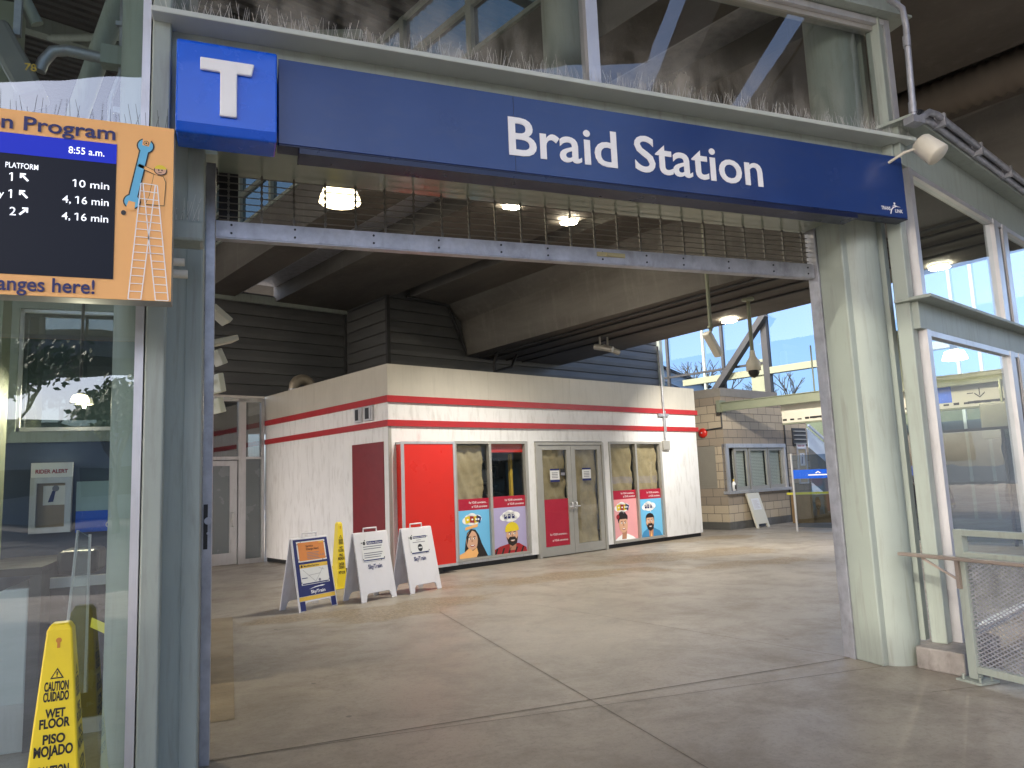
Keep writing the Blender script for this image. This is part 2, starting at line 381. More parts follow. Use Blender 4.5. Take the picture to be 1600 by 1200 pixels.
G1 = girder('middle concrete girder with two small lit downlights on its brown soffit', [(.235, 5.95), (.235, 6.75), (2.25, 6.75), (2.25, 5.95)], -40, 5.4)
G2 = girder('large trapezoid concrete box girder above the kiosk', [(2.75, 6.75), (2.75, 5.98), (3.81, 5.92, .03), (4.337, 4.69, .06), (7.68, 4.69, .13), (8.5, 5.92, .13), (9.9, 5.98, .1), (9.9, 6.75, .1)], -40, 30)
T = thing('service_conduit', 'grey conduit run in the gap between two concrete girders', 'conduit', K(-.5, 0, 6), KA)
for x, z in ((-.12, .05), (0, .18)): MB().tube([(x, -9, z), (x, 5.3, z)], .035, 8).build('conduit', GALV, T)
MB().box(-.22, .735, -9, 5.3, .3, .34).build('tray', GALV, T)
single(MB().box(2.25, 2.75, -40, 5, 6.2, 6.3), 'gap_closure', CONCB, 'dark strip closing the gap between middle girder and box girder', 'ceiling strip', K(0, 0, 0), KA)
# ribbed expansion tube and drain along the soffit
mb = MB(); rr = []; pp = []
for i in range(160): pp.append((2.78, -14+i*.06, 5.93)); rr.append(.24 if i % 2 else .20)
mb.tube(pp, rr, 12); single(mb, 'ribbed_tube', mat('ribbed_rubber', (.13, .11, .09), .7), 'dark ribbed tube running under the guideway outside', 'tube', K(0, 0, 0), KA)
T = thing('soffit_conduit', 'thin dark conduits clipped along the underside of box girder', 'conduit', K(5, 0, 4.66), KA)
for sx in (-.25, .05, .6, 1.15): MB().tube([(sx+.09*(-9-3.4), -9, 0), (sx, 3.3, 0)], .022, 6).build('conduit', DARK, T)
single(MB().box(0.2, 10, -40, 31, 6.751, 6.95), 'guideway_deck', CONC, 'concrete guideway deck resting on the girders overhead', 'bridge deck', K(0, 0, 0), KA)
# canopy roof on the left: ribbed metal deck
mb = MB()
for i in range(75):
    t = -6.2+i*.16; mb.box(-34, -1.3, t, t+.08, 8.06, 8.12); mb.box(-34, -1.3, t+.08, t+.16, 8.12, 8.15)
single(mb, 'roof_deck', DARK, 'dark ribbed metal roof deck above the left hall', 'roof', K(0, 0, 0), KA)
T = thing('roof_truss', 'steel roof truss with diagonal braces under the metal deck', 'truss', K(-4, -3, 6), KA)
mb = MB(); mb.bar((-6, -1.5, 1.9), (4, -1.5, 1.9), .16, .22); mb.bar((-6, 3, 1.9), (4, 3, 1.9), .16, .22); mb.build('beam', GREEN, T)
for p, q in (((-2.6, -1.5, .1), (-.2, -1.5, 1.8)), ((-3.2, -1.5, 1.8), (-1.9, -1.4, -.6)), ((-1.2, 3, 1.8), (1.0, -1.5, .4))): MB().tube([p, q], .05, 8).build('brace', GREEN, T)
# clerestory glazing at the left, above the storefront
T = thing('clerestory_window', 'high clerestory glazing with green mullions at upper left', 'window', K(-1.42, 0, 6.75), KA)
MB().rect(-6, 5.3, 0, 1.3, 0, 0, plane((0, 0, 0), (0, 1, 0), (0, 0, 1))).build('pane', glass('grimy_clerestory_glass', (.15, .19, .19), 1.5, .05, dust=.2), T)
for i in range(8): MB().box(-.06, .06, -6+i*1.5, -5.9+i*1.5, 0, 1.3).build('mullion', GREEN, T)
mb = MB(); mb.box(-.05, .05, -6, 5.3, .001, .06); mb.box(-.05, .05, -6, 5.3, .62, .7); mb.box(-.05, .05, -6, 5.3, 1.24, 1.3); mb.build('rail', GREEN, T)

# ---- metal siding
def siding(T, L, z0, z1, M, name='siding_panel'):
    mb = MB(); z = z0; per = .268; prof = []
    while z < z1:
        prof += [(0, z), (-.006, z+.10), (.0, z+.2), (.002, z+.235), (.045, z+.238), (.045, z+.262)]; z += per
    n = len(prof); vs = [(x, y, zz) for x in (0, L) for y, zz in prof]
    mb.add(vs, [(i, n+i, n+i+1, i+1) for i in range(n-1)], 0, False, M); return mb.build(name, SIDING, T)
T = thing('siding_wall', 'grey horizontal metal siding wall above the glass storefront', 'wall', K(-7, 5.35, 3.7), KA)
siding(T, 9.1, 0, 2.15, I4); MB().box(0, 9.1, -.06, .1, 2.16, 2.34).build('top_rail', GREEN, T); MB().box(0, 5.5, .1, .16, 2.341, 4.4).build('upper_wall', SIDING, T)
MB().box(9.04, 9.1, -.05, .0, 0, 2.16).build('corner_trim', DARK, T)
T = thing('siding_wall', 'grey metal siding wall behind the kiosk, stepping round box girder', 'wall', K(2.1, 3.4, 3.5), KA)
siding(T, 10.0, 0, 2.75, I4)
siding(T, 1.95, 0, 2.75, Matrix.Translation((-.005, 1.95, 0)) @ Matrix.Rotation(R(-90), 4, 'Z'))
MB().box(-.03, .05, -.04, .04, 0, 2.75).build('corner_trim', DARK, T)
mb = MB(); mb.tube([(.5, -.06, 2.46), (1.7, -.06, 2.42), (2.26, -.06, 1.2), (3.2, -.06, 1.16)], .04, 6); mb.build('edge_flashing', DARK, T)
MB().box(9.95, 10.1, -.1, .1, -3.5, 2.6).build('end_post', GREEN, T)
MB().box(6.9, 10.0, .0, .05, -3.5, 0).build('lower_wall', SIDING, T)

# ================================================================== ENTRANCE
def column(loc, label, post, tube_, plinth):
    T = thing('entrance_column', label, 'column', loc)
    MB().tube([(0, 0, 0), (0, 0, 7.2)], .215, 40).build('pipe', GREEN, T)
    x0, x1, y0, y1 = tube_; MB().box(x0, x1, y0, y1, 0, 3.72).build('jamb_tube', GREEN, T, bevel=.012)
    x, y, rz, w_, d_ = post; M = Matrix.Translation((x, y, 0)) @ Matrix.Rotation(rz, 4, 'Z')
    MB().box(0, w_, 0, d_, plinth, 7, 0, M).build('post', GREEN, T, bevel=.01)
    if plinth: MB().prism([(.14, -.12), (.17, -.19), (.25, -.16), (.2, -.06)], plinth, 7, 0, I4, 'xy').build('closure_plate', GREEN, T)
    mb = MB(); mb.tube([(x1 if x1 < .0 else x0, y0-.004, z*.12) for z in range(31)], [.004+.002*random.random() for _ in range(31)], 5); mb.build('weld_bead', GREEN, T)
    return T
column((-.43, 4.78, 0), 'sage green steel column left of the opening, behind the departure board', (-.01, -.38, 0, .10, .1), (.168, .27, -.125, .15), 0)
column((5.10, 4.78, 0), 'sage green steel column right of the opening, beside the mesh fence', (.18, -.38, KA, .115, .12), (-.235, -.125, -.125, .15), .17)
mb = MB(); mb.prism([(5.045, 4.50), (5.115, 4.14), (5.9, 4.42), (5.9, 4.78)], 0, .17, 0, I4, 'xy')
single(mb, 'concrete_kerb', mat('stained_kerb_concrete', (.30, .28, .26), .8, var=.3, vs_=6, dirt=(.12, .10, .09), ds=(3, 3, 1), da=.7, bmp=.5), 'stained concrete block under the right post', 'kerb', bevel=.012)

# header beam
T = thing('header_beam', 'sage green steel header beam above the opening, carrying the signs', 'beam', (2.5, 4.5, 3.7))
X0, X1 = -2.94, 2.96
MB().box(X0, X1, -.02, .02, 0, .62).build('web', GREEN, T)
MB().box(X0, X1, -.20, .22, .62, .655).build('top_flange', mat('pale_flange_paint', (.52, .56, .52), .4, var=.08), T, bevel=.006)
MB().box(X0+.35, X1-.62, -.085, .57, 0.0, .03).build('soffit', mat('glossy_green_soffit', (.27, .31, .25), .12, var=.04, spec=.7), T)
MB().box(X0+.35, X1-.62, .54, .58, .032, .62).build('shutter_housing', GREEN, T)
MB().box(-.6, .6, -.028, -.02, .1, .5).build('stiffener', GREEN, T)

# blue station sign
T = thing('station_sign', 'long navy blue sign reading Braid Station in white letters', 'sign', (2.75, 4.30, 3.60))
mb = MB(); mb.box(-2.5, 2.5, 0, .12, .012, .547, 0); mb.box(-2.5, 2.5, .001, .119, 0, .012, 1); mb.build('panel', [NAVY, NAVYD], T, bevel=.004)
MB().text('Braid Station', -1.043, .129, .277, 2.07, bold=.012, z=.006, M=XZ(0, 0, 0), ext=.005).build('letters', WHITE, T)
mb = MB(); mb.box(-2.38, 1.95, .0, .16, -.035, -.001); mb.build('bottom_trim', NAVYD, T)
mb = MB(); Mz = XZ(0, -.002, 0)
mb.text('TRANS', 2.213, .066, .030, .10, bold=.02, M=Mz); mb.text('LINK', 2.362, .052, .030, .085, bold=.02, M=Mz)
arc = [(2.305+.0, .035), (2.318, .075), (2.345, .10), (2.385, .108), (2.43, .10), (2.385, .102), (2.35, .09), (2.328, .07), (2.315, .035)]
mb.flat(arc, 0, 0, Mz); mb.ell(2.362, .128, .010, .010, 0, 0, Mz, 10); mb.flat([(2.33, .098), (2.36, .118), (2.375, .112), (2.40, .103), (2.372, .106), (2.355, .108)], 0, 0, Mz)
mb.build('emblem', WHITE, T)
MB().box(-1.0, -.997, -.0015, 0, .015, .545).build('panel_seam', NAVYD, T)

T = thing('transit_sign', 'bright blue square sign box with a raised white letter T', 'sign', (-.03, 4.21, 3.585))
mb = MB(); hw = .268
prof = [(.0, .09), (-.008, .05), (-.0, .5), (.012, .543), (.24, .543), (.24, .0), (.07, .0), (.012, .07)]
prof = [(.24, .545), (.015, .545), (.0, .53), (.0, .05), (.03, .0), (.24, .0)]
mb.prism(prof, -hw, hw, 0, I4, 'yz'); mb.build('sign_box', TBLUE, T, bevel=.01)
tp = [(-.145, .435), (.142, .435), (.128, .362), (.05, .362), (.05, .1), (-.04, .1), (-.04, .362), (-.145, .362)]
MB().prism(tp, -.022, .0).build('letter', WHITE, T, bevel=.006)

# rolling grille
T = thing('rolling_grille', 'half-raised steel rolling grille with galvanised bottom bar', 'rolling grille', (2.376, 5.02, 0))
for x0, x1 in ((-2.535, -2.477), (2.477, 2.537)):
    g = MB().box(x0, x1, -.09, .03, 0, 3.72).build('guide_track', GALV, T, bevel=.004)
    if x0 < 0:
        mb = MB(); mb.box(-.012, .012, -.006, 0, 1.25, 1.52, 1); mb.tube([(.014, -.09-.0, 1.42), (.014, -.12, 1.42)], .022, 12); mb.tube([(.014, -.09, 1.345), (.014, -.1, 1.345)], .008, 8)
        k_ = mb.build('track_lock', [GALV, BLACK], g); k_.location = (-2.512, -.0, 0) if False else (-2.513, 0, 0)
        for v in k_.data.vertices: v.co.y += -.088 if v.co.y > -.05 else 0
    else:
        mb = MB()
        for z in [.35+.42*i for i in range(8)]: MB().tube([(2.505, -.09, z), (2.505, -.095, z)], .009, 8).build('screw', BLACK, g)
mb = MB(); mb.prism([(-2.475, 3.236), (2.47, 3.268), (2.47, 3.388), (-2.475, 3.345)], -.055, -.02); mb.prism([(-2.475, 3.228), (2.47, 3.26), (2.47, 3.267), (-2.475, 3.235)], -.05, .02)
bb = mb.build('bottom_bar', GALV, T)
mb = MB()
for i, x in enumerate((-2.38, -1.98, -1.45, -.98, -.5, -.12, .35, .75, 1.1, 1.55, 2.02, 2.4)):
    zc = 3.29+.0065*(x+2.47)
    for dz in (-.025, .03): MB().tube([(x, -.055, zc+dz), (x, -.059, zc+dz)], .008, 8).build('bolt', BLACK, bb)
mb = MB(); mb.box(.30, .55, -.062, -.0555, 3.305, 3.34); mb.box(.38, .46, -.07, -.062, 3.31, 3.335); mb.build('latch', mat('brass_latch', (.45, .38, .2), .4, .6), bb)
mb = MB()
for i in range(8):
    z = 3.395+i*.047; mb.tube([(-2.47, 0, z), (2.47, 0, z+.03*(1-i/8))], .0042, 6)
for k in range(24):
    x = -2.40+k*.209
    mb.box(x-.004, x+.004, -.006, .006, 3.35, 3.74)
    for i in range(8): mb.box(x-.0075, x+.0075, -.0085, .0085, 3.395+i*.047-.014, 3.395+i*.047+.014)
mb.build('link_curtain', mat('grille_steel', (.2, .19, .17), .4, .7), T)
MB().box(-2.46, -2.34, .01, .05, 3.38, 3.72).build('end_guard', BLACK, T)

# upper glazing over the beam
T = thing('upper_window', 'two-pane dusty window above the station sign', 'window', (2.5, 4.47, 4.36))
MB().rect(-2.95, -.06, 0, 1.5, 0, 0, XZ(0, 0, 0)).build('pane', GL_UP, T); MB().rect(.0, 2.78, 0, 1.05, 0, 0, XZ(0, 0, 0)).build('pane', GL_UP, T)
MB().box(-.095, .0, -.05, .06, 0, 1.5).build('mullion', ALU, T)
mb = MB(); mb.box(2.78, 2.86, -.02, .06, 0, 1.05, 1); mb.box(2.862, 2.92, -.06, .06, 0, 1.13); mb.box(-.0, 2.86, -.06, .06, 1.075, 1.13); mb.box(0, 2.78, -.02, .06, 1.03, 1.075, 1); mb.box(-2.95, 2.9, -.04, .06, 0, .03); mb.build('frame', [ALU, GREYFR], T)
T = thing('roof_beam', 'green steel beam end above the upper window corner', 'beam', (2.5, 4.42, 5.5)); MB().box(-3, 3.08, -.02, .2, .02, .4).build('web', GREEN, T); MB().box(-3, 3.1, -.10, .25, 0, .02).build('flange', GREEN, T)
# short pipe column standing behind the upper glass
single(MB().tube([(0, 0, 0), (0, 0, 2.7)], .215, 32), 'pipe_column', GREEN, 'green pipe column behind the upper window mullion', 'column', (3.07, 6.12, 4.5))
single(MB().box(-3.3, 2.3, -.12, .12, 0, .24), 'cross_beam', GREEN, 'green cross beam hidden behind the header, carrying the pipe column', 'beam', (3.07, 6.12, 4.25))
def spikes(x0, x1, n, hh, yj=.05, lean=.35):
    mb = MB()
    for i in range(n):
        x = x0+(x1-x0)*(i+random.random())/n; y = random.uniform(-yj, yj); h = hh*random.uniform(.6, 1.1)
        dx = random.uniform(-lean, lean)*h; dy = random.uniform(-lean, lean)*h
        mb.tube([(x, y, 0), (x+dx, y+dy, h)], [.0013, .0008], 4, cap=False)
    return mb
WIRE = mat('bright_spike_wire', (.56, .56, .54), .3, .5)
single(spikes(-2.9, 2.95, 520, .135), 'bird_spike_strip', WIRE, 'strip of wire bird spikes along the header beam top', 'bird spikes', (2.5, 4.38, 4.357))

# ---- left glass wall
T = thing('glass_wall', 'tall reflective glass wall behind the departure board', 'glass wall', (-.49, 4.45, 0))
MB().box(0, .043, -.045, .05, 0, 7).build('mullion', ALU, T); MB().box(-2.2, -2.15, -.045, .05, 0, 7).build('mullion', ALU, T)
MB().rect(-2.15, 0, .05, 2.90, 0, 0, XZ(0, 0, 0)).build('pane', GL_L, T); MB().rect(-2.15, 0, 3.1, 7, 0, 0, XZ(0, 0, 0)).build('pane', GL_L, T)
MB().rect(-5, -2.2, .05, 7, 0, 0, XZ(0, 0, 0)).build('pane', GL_L, T)
MB().box(-5, 0, -.04, .05, 0, .05).build('sill', ALU, T)
T = thing('wall_beam', 'green horizontal ledge beam whose end shows beside the departure board', 'beam', (-.147, 4.2, 2.95))
MB().box(-5, 0, 0, .175, 0, .118).build('ledge', GREEN, T, bevel=.018)
mb = MB(); mb.tube([(-.16, -.02, -.13), (-.09, -.02, -.13)], .022, 10); mb.tube([(-.16, -.0, -.19), (-.075, -.0, -.19)], .024, 10); mb.build('conduit_rim', CREAM, T)
single(spikes(-1.6, -.02, 130, .15, .05), 'bird_spike_strip', WIRE, 'wire bird spikes on the ledge beside the departure board', 'bird spikes', (-.147, 4.28, 3.068))

# ---- departure board
T = thing('departure_board', 'orange framed departure board with dark screen and timetable', 'departure board', (-.28, 3.9, 2.535))
MB().box(-1.55, 0, .006, .13, 0, .9).build('housing', GREYFR, T, bevel=.006)
MB().box(-1.55, 0, 0, .006, 0, .9).build('face_panel', ORANGE, T)
F = XZ(0, -.003, 0)
mb = MB(); mb.rect(-1.3, -.255, .097, .782, 0, 0, F); mb.rect(-1.3, -.255, .68, .782, .001, 1, F); scr = mb.build('screen', [SCREEN, SCRBL], T)
mb = MB(); F2 = XZ(0, -.006, 0)
mb.text('8:55 a.m.', -.308, .711, .036, .153, 'r', M=F2, bold=.004)
mb.text('PLATFORM', -.583, .609, .028, .132, 'r', M=F2, bold=.004)
def arrow(x, y, r, dirx):
    d = dirx*r; mb.flat([(x-d*.9, y+r*.9), (x+d*.2, y+r*.9), (x+d*.2, y+r*.55), (x-d*.25, y+r*.55), (x+d*.8, y-r*.6), (x+d*.5, y-r*.9), (x-d*.55, y+r*.2), (x-d*.55, y-r*.2), (x-d*.9, y-r*.2)], 0, 0, F2)
for i, (num, tm, tw, dx) in enumerate((('1', '10 min', .147, 1), ('1', '4, 16 min', .196, 1), ('2', '4, 16 min', .196, -1))):
    y = .545-.0835*i
    mb.text(num, -.69, y, .042, None, 'l', M=F2, bold=.004); arrow(-.636, y+.022, .022, dx)
    mb.text(tm, -.283, y-.001, .038, tw, 'r', M=F2, bold=.004)
mb.text('y', -.715, .463, .036, None, 'r', M=F2)
def flag(u, v, h):
    mb.flat([(u-.008, v+h*.70), (u-.008, v+h*.84), (u+.003, v+h), (u+.003, v+h*.86)], 0, 0, F2)
for i, (tm, pre, tw, h) in enumerate((('10 min', '1', .147, .038), ('4, 16 min', '4, 1', .196, .038), ('4, 16 min', '4, 1', .196, .038))):
    y = .545-.0835*i; g = text_geo(tm, .004)[0]; g1 = text_geo(pre, .004)[0]; x0 = min(p[0] for p in g); sx = tw/(max(p[0] for p in g)-x0)
    flag(-.283-tw+(max(p[0] for p in g1)-x0)*sx-.0075, y-.001, h)
    if i < 2: flag(-.69, y, .042)
mb.build('screen_text', SCRTX, scr)
mb = MB()
mb.text('Expansion Program', -.263, .803, .072, .885, 'r', M=F2, bold=.016); mb.text('changes here!', -.331, .02, .07, .475, 'r', M=F2, bold=.016); mb.build('lettering', INK, T)
# drawing of a worker on a ladder with a spanner
mb = MB(); D = XZ(0, -.004, 0)
def seg(p, q, w_, mi, z=0):
    p = Vector(p); q = Vector(q); d = (q-p).normalized(); n_ = Vector((-d.y, d.x))*w_/2
    mb.flat([tuple(p-n_), tuple(q-n_), tuple(q+n_), tuple(p+n_)], z, mi, D)
def wr(px, py): return (-.28*0+px+.28, py-2.535)
top = wr(-.408, 3.325); bot = wr(-.462, 3.03)
for zz, ex, mi in ((0, .006, 2), (.0008, 0, 0)):
    seg(top, bot, .034+ex*2, mi, zz)
    for c_, sg in ((top, 1), (bot, -1)):
        ang = math.degrees(math.atan2(top[1]-bot[1], top[0]-bot[0]))+(0 if sg > 0 else 180)
        mb.ell(c_[0], c_[1], .034+ex, .034+ex, zz+.0003, mi, D, 18)
        if not ex:
            ca, sa = math.cos(R(ang)), math.sin(R(ang)); J = lambda a_, b_: (c_[0]+ca*a_-sa*b_, c_[1]+sa*a_+ca*b_)
            mb.flat([J(.0, -.015), J(.045, -.02), J(.045, .02), J(.0, .015)], .0016, 3, D)
mb.ell(top[0]+.003, top[1]+.014, .013, .013, .0019, 2, D, 8); mb.ell(top[0]+.003, top[1]+.014, .010, .010, .0022, 3, D, 8); mb.ell(top[0]+.003, top[1]+.014, .005, .005, .0025, 2, D, 8)
hx, hy = wr(-.338, 3.205)
seg((hx-.012, hy-.02), wr(-.44, 3.222), .022, 2, 0); seg((hx-.012, hy-.02), wr(-.438, 3.222), .016, 3, .0008)
body = [(hx-.03, hy-.022), (hx+.014, hy-.03), (hx+.026, hy-.06), (hx+.02, hy-.185), (hx-.068, hy-.185), (hx-.05, hy-.14)]
mb.flat(body, -.0004, 2, D); mb.flat([(x*.94+(hx-.01)*.06, y*.965+(hy-.1)*.035) for x, y in body], 0.0004, 3, D)
mb.ell(hx, hy, .03, .026, .0012, 2, D); mb.ell(hx, hy, .026, .022, .0016, 5, D); mb.ell(hx, hy+.006, .027, .021, .002, 4, D, 14, 0, 180)
mb.ell(hx-.008, hy+.0, .0035, .0045, .0024, 2, D, 8); mb.ell(hx+.007, hy, .0035, .0045, .0024, 2, D, 8); seg((hx-.01, hy-.011), (hx+.006, hy-.012), .003, 2, .0024)
A_, B_, C_, D_ = wr(-.424, 3.128), wr(-.351, 3.124), wr(-.468, 2.537), wr(-.291, 2.537)
def lp(p, q, f): return (p[0]+(q[0]-p[0])*f, p[1]+(q[1]-p[1])*f)
E_, G_ = wr(-.412, 2.537), wr(-.348, 2.537)
for p, q in ((A_, C_), (B_, D_), (lp(A_, B_, .12), G_), (lp(A_, B_, .88), E_)): seg(p, q, .005, 1, .003)
for i in range(16):
    f = i/15; pl, pr = lp(A_, C_, f), lp(B_, D_, f)
    if f < .62: seg(pl, pr, .004, 1, .003)
    else:
        seg(pl, lp(lp(A_, B_, .88), E_, f), .004, 1, .003); seg(lp(lp(A_, B_, .12), G_, f), pr, .004, 1, .003)
mb.build('worker_drawing', [WRENCH, WHITE, BLKINK, ORANGE, YELLOW, SKIN], T)
MB().ell(-.218, .435, .011, .013, 0, 0, D, 16).build('sensor', BLACK, T)
single(spikes(-1.5, -.02, 60, .13, .04, .25), 'bird_spike_strip', DARK, 'dark wire bird spikes on top of the departure board', 'bird spikes', (-.28, 3.98, 3.43))

# ---- right glass wall
RW = (5.30, 4.37, 0)
T = thing('glass_wall', 'glass wall receding right of the entrance with green steel beams', 'glass wall', RW, KA)
for z0, z1, pr in ((4.12, 4.47, .16), (2.70, 2.93, .15)):
    mb = MB(); mb.box(.02, 12, -.02, .10, z0, z1); mb.box(-.06, 12, -pr, .14, z1, z1+.028); mb.build('steel_beam', GREEN, T, bevel=.004)
mb = MB()
for z0, z1 in ((.17, 2.70), (2.96, 4.12)):
    mb.box(.12, .20, -.03, .07, z0, z1)
    for x in (2.33, 2.62, 5.0, 5.26, 7.6, 7.86): mb.box(x, x+.15, -.03, .07, z0, z1)
    mb.box(.2, 12, -.025, .06, z1-.05, z1-.002); mb.box(.2, 12, -.025, .06, z0, z0+.05)
mb.build('frame', ALU, T)
MB().box(2.48, 2.62, -.01, .03, .2, 4.1).build('gap_seal', BLACK, T)
for x0, x1 in ((.2, 2.33), (2.77, 5.0), (5.41, 7.6)):
    for z0, z1 in ((.22, 2.65), (3.0, 4.07)): MB().rect(x0, x1, z0, z1, 0, 0, XZ(0, .01, 0)).build('pane', GL_R, T)
# service pipes on the right corner
T = thing('conduit_pipes', 'grey conduit pipes climbing past the upper window corner', 'conduit', (5.3, 4.2, 4.4))
MB().tube([(.02, .1, 1.2), (.04, 0, 1.05), (.06, 0, .9), (.02, 0, .0)], .026, 12).build('riser', GALV, T)
MB().tube([(.05, 0, .8), (.045, 0, .7)], .032, 12).build('coupling', GALV, T); MB().tube([(.025, 0, .2), (.022, 0, .1)], .032, 12).build('coupling', GALV, T); MB().box(-.04, .09, -.05, .05, -.0, .06).build('junction_box', GALV, T)
Mk = Matrix.Rotation(KA, 4, 'Z')
for dy, dz, r in ((-.08, .16, .028), (-.0, .19, .028), (.07, .16, .024), (-.02, .12, .03)): MB().tube([(.05, 0, .03), (.18, dy, dz-.03), (.35, dy, dz), (5.5, dy, dz)], r, 10, M=Mk).build('conduit', GALV if dy else DARK, T)
for x in (.45, 1.4, 2.3): MB().box(x, x+.04, -.11, .10, .085, .20, M=Mk).build('clamp', GALV, T)
T = thing('horn_speaker', 'cream cylindrical loudspeaker on the corner of the header beam', 'loudspeaker', (5.22, 4.12, 4.08))
Ml = Matrix.Translation((.03, -.02, .10)) @ Matrix.Rotation(R(25), 4, 'Z') @ Matrix.Rotation(R(142), 4, 'X')
MB().lathe([(0, -.02), (.07, -.02), (.085, .0), (.095, .17), (.088, .182), (.0, .182)], n=28, M=Ml).build('horn_body', CREAM, T)
MB().tube([(-.12, .18, .0), (-.08, .06, .04), (0, -.03, .06)], .012, 8).build('bracket', CREAM, T)

# fence and handrail
T = thing('mesh_fence', 'green framed mesh fence panel at the right edge', 'fence', (5.1, 3.0, 0))
mb = MB()
for y in (1.06, -.5):
    mb.box(-.03, .03, y-.05, y+.02, .02, 1.092)
mb.box(-.03, .03, -1.5, 1.01, 1.045, 1.09); mb.box(-.03, .03, -1.5, 1.01, .885, .93); mb.box(-.03, .03, -1.5, 1.01, .065, .115); mb.build('frame', GREEN, T, bevel=.004)
mb = MB(); mb.box(-.09, .10, .94, 1.14, 0, .015); mb.tube([(-.06, 1.1, .015), (-.06, 1.1, .05)], .009, 6); mb.tube([(.06, .97, .015), (.06, .97, .05)], .009, 6); mb.tube([(-.06, .97, .015), (-.06, .97, .05)], .009, 6); mb.build('foot_plate', GREEN, T)
mb = MB(); y0, y1, z0, z1 = -.48, 1.01, .115, .885
for sg in (1, -1):
    c_ = -2.
    while c_ < 3:
        # line z = sg*0.75*(y) + c_
        pts = []
        for y in (y0, y1):
            z = sg*.62*y+c_; pts.append((y, z))
        (ya, za), (yb, zb) = pts
        def clip(ya, za, yb, zb):
            t0, t1 = 0., 1.
            for p, q in ((-(zb-za), za-z0), (zb-za, z1-za)):
                if abs(p) < 1e-9:
                    if q < 0: return None
                else:
                    r_ = q/p
                    if p < 0: t0 = max(t0, r_)
                    else: t1 = min(t1, r_)
            return (t0, t1) if t0 < t1 else None
        cl = clip(ya, za, yb, zb)
        if cl:
            L = lambda f: (0.006*sg, ya+(yb-ya)*f, za+(zb-za)*f)
            mb.bar(L(cl[0]), L(cl[1]), .004, .0085)
        c_ += .030
mb.build('mesh_infill', GALV, T)
T = thing('handrail', 'flat metal handrail bracketed to the mesh fence', 'handrail', (4.99, 3.0, 0))
MB().box(-.03, .03, -1.5, 1.5, .872, .898).build('rail', COPPER, T, bevel=.006)
mb = MB(); mb.bar((.0, 1.30, .868), (.07, 1.08, .73), .016, .016); mb.box(.055, .078, 1.045, 1.075, .66, .87); mb.build('bracket', COPPER, T)

# ---- caution cones
def cone(loc, rz, H, wb, wt, label, detail=True):
    T = thing('caution_cone', label, 'caution cone', loc, rz, 'yellow caution cones')
    mb = MB(); h0 = H-.03; a_, b_ = wb/2, wt/2
    vs = [(x*a_, y*a_, 0) for x, y in ((-1, -1), (1, -1), (1, 1), (-1, 1))]+[(x*b_, y*b_, h0) for x, y in ((-1, -1), (1, -1), (1, 1), (-1, 1))]+[(x*b_*.7, y*b_*.7, H) for x, y in ((-1, -1), (1, -1), (1, 1), (-1, 1))]
    fs = [(0, 1, 5, 4), (1, 2, 6, 5), (2, 3, 7, 6), (3, 0, 4, 7), (4, 5, 9, 8), (5, 6, 10, 9), (6, 7, 11, 10), (7, 4, 8, 11), (8, 9, 10, 11)]
    mb.add(vs, fs); mb.box(-a_-.01, a_+.01, -a_-.01, a_+.01, 0, .02); mb.build('cone_body', YELLOW, T, bevel=.008)
    sl = math.atan2(a_-b_, h0); L = math.hypot(a_-b_, h0); mb = MB()
    for q in range(2):
        Mf = Matrix.Rotation(R(90*q), 4, 'Z') @ plane((0, -a_-.0015, 0), (1, 0, 0), (0, math.sin(sl), math.cos(sl)))
        k = 1.0
        for tx, v, h, w_ in (('CAUTION', .73, .040, .66), ('CUIDADO', .684, .040, .66), ('WET', .612, .038, .48), ('FLOOR', .567, .040, .70), ('PISO', .499, .040, .48), ('MOJADO', .446, .044, .80), ('CAUTION', .36, .042, .62), ('CUIDADO', .31, .042, .62), ('WET FLOOR', .23, .042, .7)):
            wd = (wb+(wt-wb)*v)*w_ ; mb.text(tx, 0, v*L, h*H, wd, 'c', bold=.038, M=Mf)
        v = .782*L; mb.flat([(-.028, v), (.028, v), (0, v+.048)], 0, 0, Mf); mb.flat([(-.019, v+.006), (.019, v+.006), (0, v+.038)], .0005, 1, Mf); mb.rect(-.003, .003, v+.016, v+.031, .001, 0, Mf); mb.ell(0, v+.011, .003, .003, .001, 0, Mf, 8)
        if q == 0: mb.ell(0, .955*L, .012, .012, .0005, 2, Mf); mb.rect(-.006, .006, .92*L, .95*L, .0006, 2, Mf)
    mb.build('warning_lettering', [BLKINK, YELLOW, mat('orange_hole', (.55, .22, .03), .5)], T); return T
cone((-.745, 4.16, 0), R(2), 1.01, .265, .105, 'yellow wet floor cone standing in front of the glass wall')
cone((1.62, 12.1, 0), R(25), 1.03, .19, .085, 'narrow yellow caution cone half hidden behind the sandwich boards')

